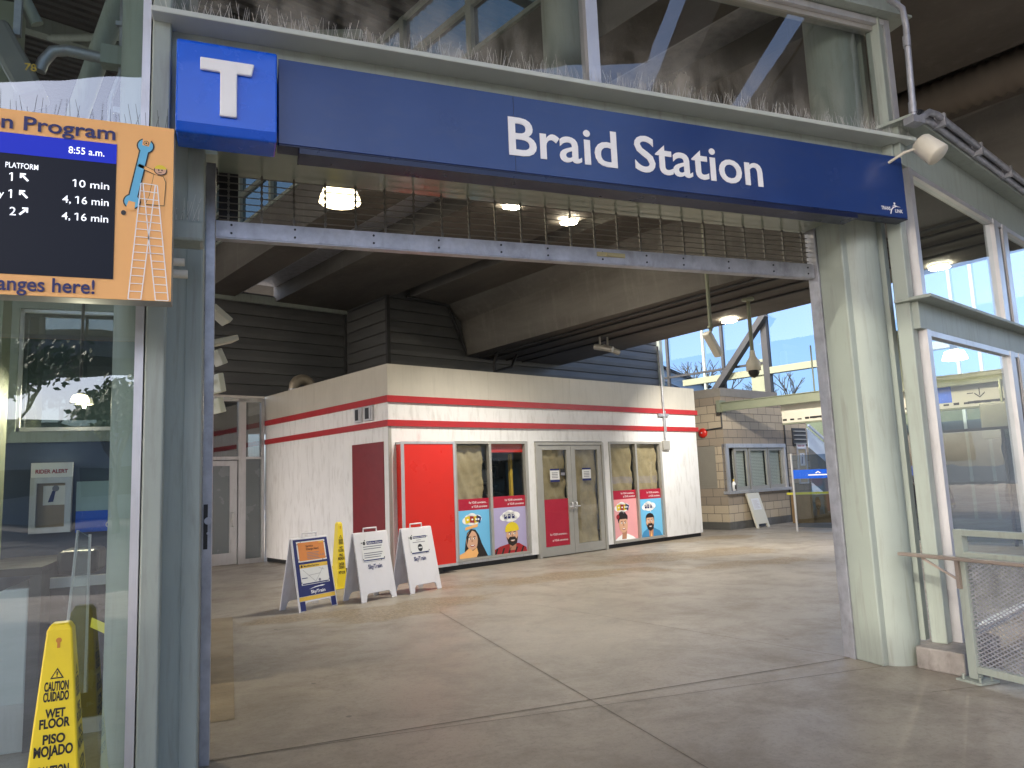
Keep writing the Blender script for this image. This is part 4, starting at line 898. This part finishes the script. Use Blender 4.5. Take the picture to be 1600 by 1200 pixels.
# canopy beam, hanging wayfinding sign, gates
T = thing('canopy_beam', 'olive green beam running from booth corner towards the entrance', 'beam', K(10.2, 0, 3.18), KA)
MB().box(.4, .52, -9.5, .35, 0, .22).build('web', OLIVE, T); MB().box(.35, .57, -9.5, .35, .221, .24).build('flange', OLIVE, T); mb = MB(); mb.box(.3, .6, .25, .36, -.02, .3); mb.build('end_plate', OLIVE, T)
T = thing('wayfinding_sign', 'long cream hanging sign with black skyline silhouette and blue panel', 'sign', K(11, -1.25, 2.74), KA)
MB().box(0, .14, -6.2, 0, 0, .47).build('panel', CREAM, T); MB().box(-.01, .15, -6.2, 0, .471, .53).build('top_trim', NAVYD, T); MB().box(-.005, .145, -6.2, 0, -.04, -.001).build('bottom_trim', OLIVE, T)
Ms = plane((-.003, 0, 0), (0, -1, 0), (0, 0, 1)); mb = MB(); x = .02
while x < 6.1: 
    hgt = random.uniform(.03, .06); mb.rect(x, x+.11, .055, .055+hgt, 0, 0, Ms); x += .2
mb.rect(.75, 1.2, .06, .11, .001, 0, Ms); mb.rect(4.3, 5.1, .06, .11, .001, 0, Ms); mb.build('skyline', BLKINK, T)
mb = MB(); mb.rect(3.5, 4.0, .12, .47, .001, 0, Ms); mb.build('blue_panel', TBLUE, T)
mb = MB(); mb.rect(4.53, 4.55, .22, .38, .001, 0, Ms); mb.flat([(4.44, .29), (4.54, .20), (4.64, .29), (4.64, .26), (4.54, .17), (4.44, .26)], .001, 0, Ms); mb.rect(4.3, 4.42, .27, .29, .001, 0, Ms); mb.build('down_arrow', BLKINK, T)
for y in (-.9, -3, -5): MB().tube([(.07, y, .53), (.07, y, 1.9)], .02, 8).build('hanger', OLIVE, T)
T = thing('fare_gate', 'glass fare gate line with a blue band, behind right column', 'fare gate', K(11, -1.4, 0), KA)
mb = MB(); mb.rect(0, 3.2, .1, 1.9, 0, 0, plane((0, 0, 0), (0, -1, 0), (0, 0, 1))); mb.build('glass_panel', GL_C, T)
MB().rect(0, 3.2, 1.31, 1.53, .005, 0, plane((0, 0, 0), (0, -1, 0), (0, 0, 1))).build('blue_band', TBLUE, T)
mb = MB(); q = plane((-.007, 0, 0), (0, -1, 0), (0, 0, 1)); mb.text('station gates', .45, 1.38, .05, .5, 'l', 0, .0, 0, q); mb.flat([(.6, 1.46), (.68, 1.5), (.76, 1.46), (.72, 1.45), (.68, 1.47), (.64, 1.45)], 0, 0, q); mb = MB(); mb.flat([(.6, 1.44), (.68, 1.49), (.76, 1.44), (.72, 1.43), (.68, 1.46), (.64, 1.43)], 0, 0, q); mb.rect(.42, .95, 1.38, 1.41, 0, 0, q); mb.build('band_emblem', WHITE, T)
for y in (0, -1.6, -3.2): MB().tube([(0, y, 0), (0, y, 1.95)], .03, 8).build('post', ALU, T)
T = thing('barricade', 'brown board barricade with a yellow tape strip along its top', 'barricade', K(13.1, -.15, 0), KA)
Mb = Matrix.Rotation(R(-62), 4, 'Z'); MB().box(0, 1.3, -.02, .02, .03, .82, M=Mb).build('board', CARD, T); MB().box(-.1, 1.5, -.025, .025, .83, .89, M=Mb).build('tape', TAPE, T); mb = MB(); mb.box(.1, .16, -.15, .15, 0, .03, M=Mb); mb.box(1.1, 1.16, -.15, .15, 0, .03, M=Mb); mb.build('foot', DARK, T)
T = thing('tinted_screen', 'dark tinted glass screen behind the right glass wall', 'glass screen', K(9.2, -4.4, 0), KA)
q = plane((0, 0, 0), (0, -1, 0), (0, 0, 1)); MB().rect(0, 5, .05, 2.15, 0, 0, q).build('pane', GL_T, T); mb = MB()
for y in (0, -1.1, -2.2, -3.3): mb.box(-.03, .03, y-.04, y, 0, 2.18)
mb.box(-.03, .03, -5, 0, 2.15, 2.2); mb.box(-.03, .03, -5, 0, 1.15, 1.19); mb.build('frame', DARK, T)
T = thing('ticket_machine', 'dark ticket machine seen through the right glass wall', 'ticket machine', K(10.2, -6.3, 0), KA)
MB().box(0, .7, -.9, 0, 0, 1.9).build('casing', mat('dark_teal_casing', (.05, .085, .10), .4), T, bevel=.02); MB().box(-.01, 0, -.7, -.2, 1.1, 1.5).build('screen', BLACK, T); MB().box(-.012, 0, -.85, -.7, 1.3, 1.5).build('sticker', YELLOW, T)
for y, hh in ((-6.1, .7), (-7.2, .55)):
    T = thing('monitor_box', 'grey hanging monitor box below the cream sign, %s' % ('tall with a white mark' if hh > .6 else 'short one further right'), 'monitor', K(9.8, y, 2.0), KA); MB().box(0, .3, -.75, 0, 0, hh).build('casing', mat('olive_grey_casing', (.2, .21, .18), .5), T, bevel=.02); MB().tube([(.15, -.37, hh), (.15, -.37, hh+.45)], .03, 8).build('hanger', OLIVE, T)
T = thing('escalator', 'grey sloped escalator side panel rising behind the booth', 'escalator', K(16.6, 6.2, 0), KA)
mb = MB(); mb.prism([(-2.5, 5.35), (2.4, 4.3), (2.4, 4.95), (-2.5, 5.95)], 0, 1.2); mb.build('truss_panel', CABGREY, T); MB().bar((-2.5, -.05, 5.98), (2.4, -.05, 4.98), .1, .08).build('handrail', BLACK, T); MB().bar((-2.5, -.03, 5.5), (2.4, -.03, 4.45), .05, .06).build('edge_trim', ALU, T)
T = thing('stair_flight', 'pale sloped stair flight beyond the booth and fare gates', 'stairs', K(19, 2.2, 0), KA)
mb = MB(); mb.prism([(0, 3.0), (6, .3), (6, 0), (5, 0), (0, 2.3)], 0, 1.5); mb.build('stringer', CABGREY, T); MB().bar((0, -.05, 3.9), (6, -.05, 1.2), .07, .07).build('handrail', ALU, T); MB().bar((0, -.05, 3.1), (6, -.05, .4), .07, .07).build('edge_trim', ALU, T)

# ---- far curtain wall
T = thing('curtain_wall', 'tall glazed curtain wall with sky beyond the booth', 'curtain wall', K(16, 0, 0), KA)
MB().rect(-9.5, 12, 4.0, 7.5, 0, 0, plane((.05, 0, 0), (0, -1, 0), (0, 0, 1)) @ Matrix.Scale(-1, 4, (1, 0, 0))).build('pane', GL_C, T)
for t in (5.95, 3.55): MB().box(-.05, .05, t-.05, t+.05, 0, 7.5).build('mullion', DARK, T)
for t in (4.35, -3.9, -4.45, -5.05, -7.5): MB().box(-.04, .04, t-.04, t+.04, 0, 7.5).build('mullion', GREEN, T)
MB().box(-.08, .12, 1.76, 1.98, 0, 7.5).build('post', DARK, T); MB().box(.0, .25, 2.0, 2.5, 0, 5.3).build('column', OLIVE, T)
MB().box(-.06, .2, -9, 5.3, 4.76, 4.98).build('mid_beam', OLIVE, T); MB().box(-.05, .05, 1.9, 6.3, 5.13, 5.2).build('thin_rail', DARK, T); MB().box(-.06, .2, -9, 12, 3.55, 3.75).build('low_beam', OLIVE, T)
MB().box(-.03, .03, -9.5, -.9, .02, 2.7).build('added_backing', mat('dark_teal_panel', (.03, .05, .06), .35), T); MB().bar((-.2, 4.2, 4.0), (-.2, 1.7, 6.75), .2, .26, upv=(1, 0, 0)).build('brace', DARK, T)  # dark backing added to block the bright ground beyond

# ================================================================== lamps and hanging things
def soffit_light(loc, label, pw, aim=None):
    T = thing('soffit_light', label, 'downlight', loc, KA, 'lit downlights under the girders')
    MB().lathe([(0, 0), (.13, 0), (.13, -.05), (.1, -.06)], n=20).build('housing', WHITE, T); MB().lathe([(.15, -.055), (.0, -.09)], n=20).build('lens', LAMPW, T)
    ld = bpy.data.lights.new('soffit_lamp', 'SPOT'); ld.energy = pw; ld.color = (1, .94, .83); ld.shadow_soft_size = .06; ld.spot_size = R(112); ld.spot_blend = .7
    lo = bpy.data.objects.new('lamp_light', ld); COL.objects.link(lo); lo.parent = T; lo.location = (0, 0, -.2)
    if aim: lo.rotation_euler = Vector(aim).to_track_quat('-Z', 'Y').to_euler(); ld.spot_size = R(125)
soffit_light(K(.77, -2.59, 5.95), 'lit downlight on middle girder, nearer the left', 200)
soffit_light(K(2.05, -2.6, 5.95), 'lit downlight on middle girder, nearer the right', 200)
soffit_light(K(6.5, -2.75, 4.69), 'lit downlight under the box girder near the hanging floodlight', 310, (.75, .25, -1))
soffit_light(K(5.9, -6.95, 4.69), 'lit downlight seen through the right glass wall', 22)
def pendant(loc, label, r, rod, pw):
    T = thing('pendant_lamp', label, 'pendant lamp', loc, 0, 'lit acrylic pendant lamps')
    mb = MB(); n = 32; prof = [(.35, .9), (.75, .75), (.95, .25), (1, 0), (.93, -.02)]
    vs = [(r*p*(1+.02*(k % 2))*math.cos(2*math.pi*k/n), r*p*(1+.02*(k % 2))*math.sin(2*math.pi*k/n), r*z) for p, z in prof for k in range(n)]
    mb.add(vs, [(i*n+k, i*n+(k+1) % n, (i+1)*n+(k+1) % n, (i+1)*n+k) for i in range(len(prof)-1) for k in range(n)], 0, False); mb.add(vs[-n:], [tuple(range(n))])
    mb.build('lamp_shade', LAMPG, T); mb = MB(); mb.tube([(0, 0, r*.88), (0, 0, r*1.5)], r*.3, 14); mb.tube([(0, 0, r*1.5), (0, 0, rod)], .012, 6); mb.build('ballast_and_rod', DARK, T)
    if pw:
        ld = bpy.data.lights.new('pendant_light', 'POINT'); ld.energy = pw; ld.color = (1, .85, .6); ld.shadow_soft_size = .012; lo = bpy.data.objects.new('lamp_light', ld); COL.objects.link(lo); lo.parent = T; lo.location = (0, 0, -r*.25)
pendant(K(-2.1, -2.3, 5.42), 'large bright pendant lamp seen through the rolling grille', .275, 2.3, 12)
pendant((-1.17, 7.2-.25, 2.38), 'small ribbed pendant lamp seen through the left glass wall', .07, 1.2, 22)
pendant(K(9.1, -6, 3.55), 'bright pendant lamp seen through the right glass wall', .22, 1.0, 35)
T = thing('hanging_floodlight', 'cream floodlight tilted on a long pole under the box girder', 'floodlight', K(3.45, -4.3, 3.55), KA)
MB().tube([(0, 0, .3), (0, 0, 2.4)], .032, 10).build('pole', OLIVE, T); Mf = Matrix.Translation((.03, 0, .08)) @ Matrix.Rotation(R(48), 4, 'Y')
MB().box(-.24, .24, -.07, .07, -.055, .055, M=Mf).build('lamp_body', CREAM, T, bevel=.03); mb = MB(); mb.tube([(0, 0, .32), (0, 0, .18), (.03, 0, .1)], .016, 8); mb.box(-.045, .045, -.03, .03, .14, .22); mb.build('bracket', DUCT, T)
mb = MB(); mb.lathe([(.05, .34), (.05, .38), (.033, .38)], n=12); mb.build('collar', OLIVE, T)
T = thing('dome_camera', 'white dome camera at the end of a ceiling pole', 'security camera', K(5.16, -4.0, 3.3), KA)
MB().tube([(0, 0, .42), (0, 0, 1.39)], .035, 10).build('pole', OLIVE, T); MB().lathe([(.04, .42), (.06, .3), (.125, .2), (.13, .05), (.11, .05)], n=22).build('housing', CREAM, T); MB().lathe([(.1, .06), (.095, .0), (.06, -.06), (0, -.085)], n=22).build('dome', BLACK, T); MB().lathe([(.035, 1.32), (.11, 1.34), (.11, 1.385)], n=18).build('ceiling_plate', OLIVE, T)
T = thing('camera_cluster', 'pair of tube cameras bolted under the box girder', 'security camera', K(5.45, -.1, 4.35), KA)
for x, dx, dy in ((0, .15, -.5), (.25, .55, -.12)):
    MB().tube([(x, 0, .34), (x, 0, .1)], .025, 8).build('bracket', GREYFR, T); d = Vector((dx, dy, -.14)).normalized()*.45; MB().tube([Vector((x, 0, .08))-d*.3, Vector((x, 0, .08))+d*.7], .065, 14).build('camera_tube', GREYFR, T)
T = thing('light_mast', 'mast beside the left jamb with two tilted floodlights and boxes', 'light mast', K(-4.3, -3, 0), KA)
MB().tube([(0, 0, 0), (0, 0, 4.6)], .05, 12).build('pole', GREYFR, T)
for z, tl, ln in ((3.49, -38, .24), (3.19, 17, .36), (3.02, -65, .17), (2.74, -80, .2), (2.5, -75, .16)):
    M = Matrix.Translation((.34, -.05, z)) @ Matrix.Rotation(R(-tl), 4, 'Y'); MB().box(-ln/2, ln/2, -.12, .12, -.03, .03, M=M).build('floodlight', CREAM, T, bevel=.01); MB().bar((0, 0, z), (.3, 0, z+.02), .03, .03).build('arm', GREYFR, T)

# ================================================================== behind the left glass
T = thing('office_partition', 'green framed office window wall over dark blue tiles, behind left glass', 'partition', (-.75, 7.0, 0))
mb = MB(); mb.box(-3, 0, 0, .12, 0, 2.05); mb.build('tiled_wall', TILE, T)
mb = MB()
for a_, b_, c_, d_ in ((-1.16, -.87, 0, 0), ): pass
mb.box(-3, 0, -.03, .13, 2.051, 2.14); mb.box(-3, 0, -.03, .13, 3.16, 3.32); mb.box(-.98, -.88, -.03, .13, 2.14, 3.16); mb.box(-.1, 0, -.03, .13, 2.14, 5); mb.box(-1.9, -1.8, -.03, .13, 2.14, 5); mb.box(-.98, -.88, -.031, .13, 3.32, 5); mb.build('frame', GREEN, T)
mb = MB(); 
for a_, b_, c_, d_ in ((-.87, -.845, 2.14, 3.15), (-.87, -.1, 3.125, 3.15), (-.87, -.1, 2.14, 2.17)): mb.box(a_, b_, -.045, -.01, c_, d_)
mb.build('window_trim', ALU, T); MB().rect(-3, 0, 2.14, 5, 0, 0, XZ(0, .05, 0)).build('pane', glass('office_glass', (.30, .36, .36), 1.5, .05), T)
MB().box(-3, 0, 1.2, 1.25, 0, 5).build('office_back_wall', mat('office_grey', (.22, .25, .27), .6), T)
single(MB().box(-.12, .12, -.12, .12, 0, 5.5), 'square_pillar', OLIVE, 'olive square pillar at the far left behind the glass', 'pillar', (-1.72, 6.5, 0))
notice_case((-1.49, 6.95, 1.32), 0, .29, .44, 'rider alert notice case on dark tiles behind the left glass', mat('cork_brown', (.34, .26, .18), .6))
T = thing('blue_banner', 'deep blue banner with pale top on the tiles behind left glass', 'banner', (-1.17, 6.93, 1.31)); MB().box(0, .42, 0, .03, 0, .17).build('blue_field', TBLUE, T); MB().box(0, .42, 0, .03, .171, .41).build('pale_field', mat('pale_teal', (.35, .48, .50), .4), T); MB().text('CHAR', .40, .03, .05, None, 'r', M=XZ(0, -.004, 0)).build('lettering', WHITE, T)
def gate_cab(loc, label):
    T = thing('gate_cabinet', label, 'fare gate', loc)
    MB().prism([(-.2, 0), (.2, 0), (.2, 1.02), (.06, 1.02), (-.2, .9)], 0, 1.1).build('casing', CABGREY, T, bevel=.012); MB().box(.201, .27, -.02, 1.1, 0, 1.1).build('end_pillar', DARK, T); MB().box(-.2, .27, -.02, 1.1, 1.101, 1.15).build('top_cap', BLACK, T); MB().box(-.16, .02, -.006, -.001, .7, .84).build('sticker', WHITE, T); MB().box(-.2, .2, -.012, -.001, .02, .3).build('kick_plate', ALU, T)
gate_cab((-1.42, 5.75, 0), 'grey fare gate cabinet with white sticker at far left')
T = thing('gate_bay', 'dark fare gate bay with steel rail beside the wet floor cone', 'fare gate', (-.98, 6.0, 0)); MB().box(-.18, .25, 0, .6, .1, .98).build('dark_panel', mat('gate_dark_panel', (.02, .025, .035), .25), T); MB().box(-.2, .27, -.02, .02, .981, 1.05).build('rail', ALU, T); MB().box(-.2, .27, -.02, .3, 0, .099).build('base', ALU, T); MB().box(-.16, .1, .1, .5, 1.051, 1.22).build('reader', BLACK, T, bevel=.03)
T = thing('acrylic_gate_leaf', 'clear tapered acrylic gate leaf above the wet floor cone', 'gate leaf', (-.93, 5.6, .35)); MB().prism([(-.075, 0), (.09, 0), (.07, .98), (-.0, 1.03)], 0, .02).build('leaf', glass('acrylic', (.82, .86, .86), 1.5, .1), T)
mb = MB(); mb.bar((.07, .01, 0), (.07, .01, 1.0), .015, .015); mb.bar((-.07, .01, 0), (0, .01, 1.03), .015, .015); mb.build('edge', ALU, T)
single(MB().bar((-.82, 5.5, .80), (-.55, 5.2, .71), .004, .06), 'barrier_tape', TAPE, 'yellow barrier tape stretched behind the glass by the cone', 'tape')
T = thing('floodlight_box', 'grey sloping floodlight box marked 78 behind the upper left glass', 'floodlight', (-1.3, 5.2, 4.35))
M = Matrix.Rotation(R(63), 4, 'Y'); MB().box(-.24, .26, -.12, .12, -.08, .08, M=M).build('box_body', mat('floodlight_grey', (.20, .20, .19), .5), T, bevel=.03); MB().text('78', .02, -.03, .05, None, 'c', .02, M=plane((.09, -.123, -.06), (1, 0, 0), (0, 0, 1))).build('number', GOLD, T); MB().box(-.02, .02, -.02, .02, .2, .9).build('hanger', GALV, T)
T = thing('pipe_elbow', 'grey pipe elbow with green bracket behind the upper left glass', 'pipe', (-.72, 5.2, 4.45)); MB().tube([(-.06, 0, .03), (-.3, 0, .05), (-.38, 0, .03), (-.43, 0, -.05), (-.45, 0, -.12)], .036, 12).build('elbow', GALV, T); MB().box(-.1, .04, -.05, .05, -.02, .11).build('bracket', GREEN, T)
T = thing('riser_conduits', 'two pale vertical conduits behind the glass beside the column', 'conduit', (-.68, 5.2, 3.0)); MB().tube([(-.025, 0, 3), (-.025, 0, 1.4), (-.08, 0, 1.2), (-.09, 0, 0)], .016, 8).build('conduit', GALV, T); MB().tube([(.02, 0, 3), (.02, 0, 0)], .022, 8).build('conduit', GALV, T); mb = MB(); mb.box(-.06, .06, -.03, .0, 1.1, 1.14); mb.box(-.06, .06, -.03, 0, 1.72, 1.75); mb.build('clips', GALV, T)
single(MB().tube([(-.76, 5.7, 5.4), (-1.36, 6.1, 3.5)], .075, 16), 'sloping_strut', GREEN, 'pale green sloping steel strut behind the upper left glass', 'strut')

mb = MB(); rnd = random.Random(4); pts = []; n = 70
for i in range(n+1): pts.append((-120+i*240/n, 7.5+3.5*math.sin(i*.21)+rnd.uniform(-.9, .9)))
mb.prism([(-120, -1)]+pts+[(120, -1)], 0, 30)
struct(mb, 'hills', mat('wooded_hill', (.055, .075, .05), .9, var=.5, vs_=.15, dirt=(.10, .10, .07), ds=(.1, .1, .1), da=.6), K(110, 40, 0), KA+R(-75))
# ================================================================== outside: trees and far guideway
def bare_tree(loc, H, label, n0=5, seed=1, leaves=False, mt=None):
    rnd = random.Random(seed); T = thing('tree', label, 'tree', loc); mb = MB(); tips = []
    def br(p, d, L, r, dep):
        q = p+d*L; mid = p+d*L*.5+Vector((rnd.uniform(-.05, .05)*L, rnd.uniform(-.05, .05)*L, 0)); mb.tube([p, mid, q], [r, r*.85, r*.65], 5 if dep > 1 else 7, cap=False)
        if dep >= 5 or r < .004: tips.append(q); return
        for k in range(rnd.choice((2, 3, 3))):
            a_ = rnd.uniform(0, 6.28); sp = rnd.uniform(.35, .8); dd = (d+Vector((math.cos(a_)*sp, math.sin(a_)*sp, rnd.uniform(-.05, .3)))).normalized(); br(q if k else mid.lerp(q, .8), dd, L*rnd.uniform(.62, .82), r*.62, dep+1)
    br(Vector((0, 0, 0)), Vector((0, 0, 1)), H*.26, H*.022, 0); mb.build('trunk', BARK, T)
    if leaves:
        lf = MB()
        for tp in tips:
            for k in range(16):
                c_ = tp+Vector((rnd.gauss(0, .32), rnd.gauss(0, .32), rnd.gauss(0, .28))); a_ = Vector((rnd.gauss(0, 1), rnd.gauss(0, 1), rnd.gauss(0, 1))).normalized(); b_ = a_.orthogonal().normalized(); s_ = rnd.uniform(.08, .2); lf.add([c_-a_*s_, c_+b_*s_*.6, c_+a_*s_, c_-b_*s_*.6], [(0, 1, 2, 3)])
        lf.build('crown', mt, T)
LEAF = mat('tree_leaves', (.06, .09, .035), .6, var=.4, vs_=2)
bare_tree(K(32, 16.5, 0), 11.8, 'bare winter tree seen left in the far curtain wall', seed=3); bare_tree(K(32, 12.4, 0), 9.4, 'bare winter tree seen low behind the far curtain wall post', seed=5); bare_tree(K(32, 10.9, 0), 9.0, 'small bare winter tree just above the booth roof', seed=9)
for i, (x, y, h) in enumerate(((-7.5, -20, 9), (-4.2, -24, 7.5), (-11, -26, 10), (9, -26, 9), (16, -22, 10))): bare_tree((x, y, 0), h, ('leafy street tree reflected in the left glass, nearest', 'slim leafy tree reflected in the left glass, middle', 'broad leafy tree far left behind the viewer', 'leafy tree behind the viewer opposite the sign', 'leafy tree far right behind the viewer')[i], seed=20+i, leaves=True, mt=LEAF)
T = thing('far_guideway', 'elevated concrete guideway across the street behind the viewer', 'guideway', (0, -34, 0)); MB().box(-60, 60, -3, 3, 8.2, 10.6).build('deck', CONC, T)
for x in (-36, -12, 12, 36): MB().box(x-.8, x+.8, -.8, .8, 0, 8.2).build('pier', CONC, T)
mb = MB()
for pl in ([(-34, -15.1), (-.7, -15.1), (-.7, -11.2), (-34, -11.2)], [(-34, -9.7), (-.7, -9.7), (-.7, -6.3), (-34, -6.3)], [(-34, -11.2), (-13.2, -11.2), (-13.2, -9.7), (-34, -9.7)], [(-8.9, -11.2), (-.7, -11.2), (-.7, -9.7), (-8.9, -9.7)], [(-13.2, -10.5), (-8.9, -9.7), (-13.2, -9.7)], [(-13.2, -11.2), (-8.9, -11.2), (-8.9, -10.4)]): mb.prism(pl, 9.0, 9.4, 0, I4, 'xy')  # slot added so a sun beam lands on the right column
T = single(mb, 'entrance_canopy', CONC, 'concrete canopy slab with an added sun slot, high over the entrance forecourt', 'canopy', K(0, 0, 0), KA)
MB().rect(-13.3, -8.8, -11.3, -9.6, 9.2).build('slot_sun_dimmer', glass('slot_dimming_glass', (.30, .30, .285), 1.4), T)  # added tinted pane, dims the sun coming through the slot
def shed(loc, rz, L, H, label, col):
    T = thing('warehouse', label, 'building', loc, rz); MB().box(-L/2, L/2, 0, 12, 0, H).build('wall', mat('shed_cladding', col, .6, var=.1, vs_=.6), T); MB().box(-L/2-.3, L/2+.3, -.3, 12.3, H+.001, H+.3).build('roof', DARK, T)
    for i in range(int(L/6)): MB().box(-L/2+1.5+i*6, -L/2+5+i*6, -.05, -.001, 1.6, 3.4).build('window', BLACK, T)
shed((-5, -46, 0), R(180), 110, 6.5, 'long grey warehouse across the road behind the viewer', (.16, .19, .23))
shed((62, -12, 0), R(-70), 80, 7, 'blue grey warehouse beyond the road on the mesh fence side', (.04, .055, .075))
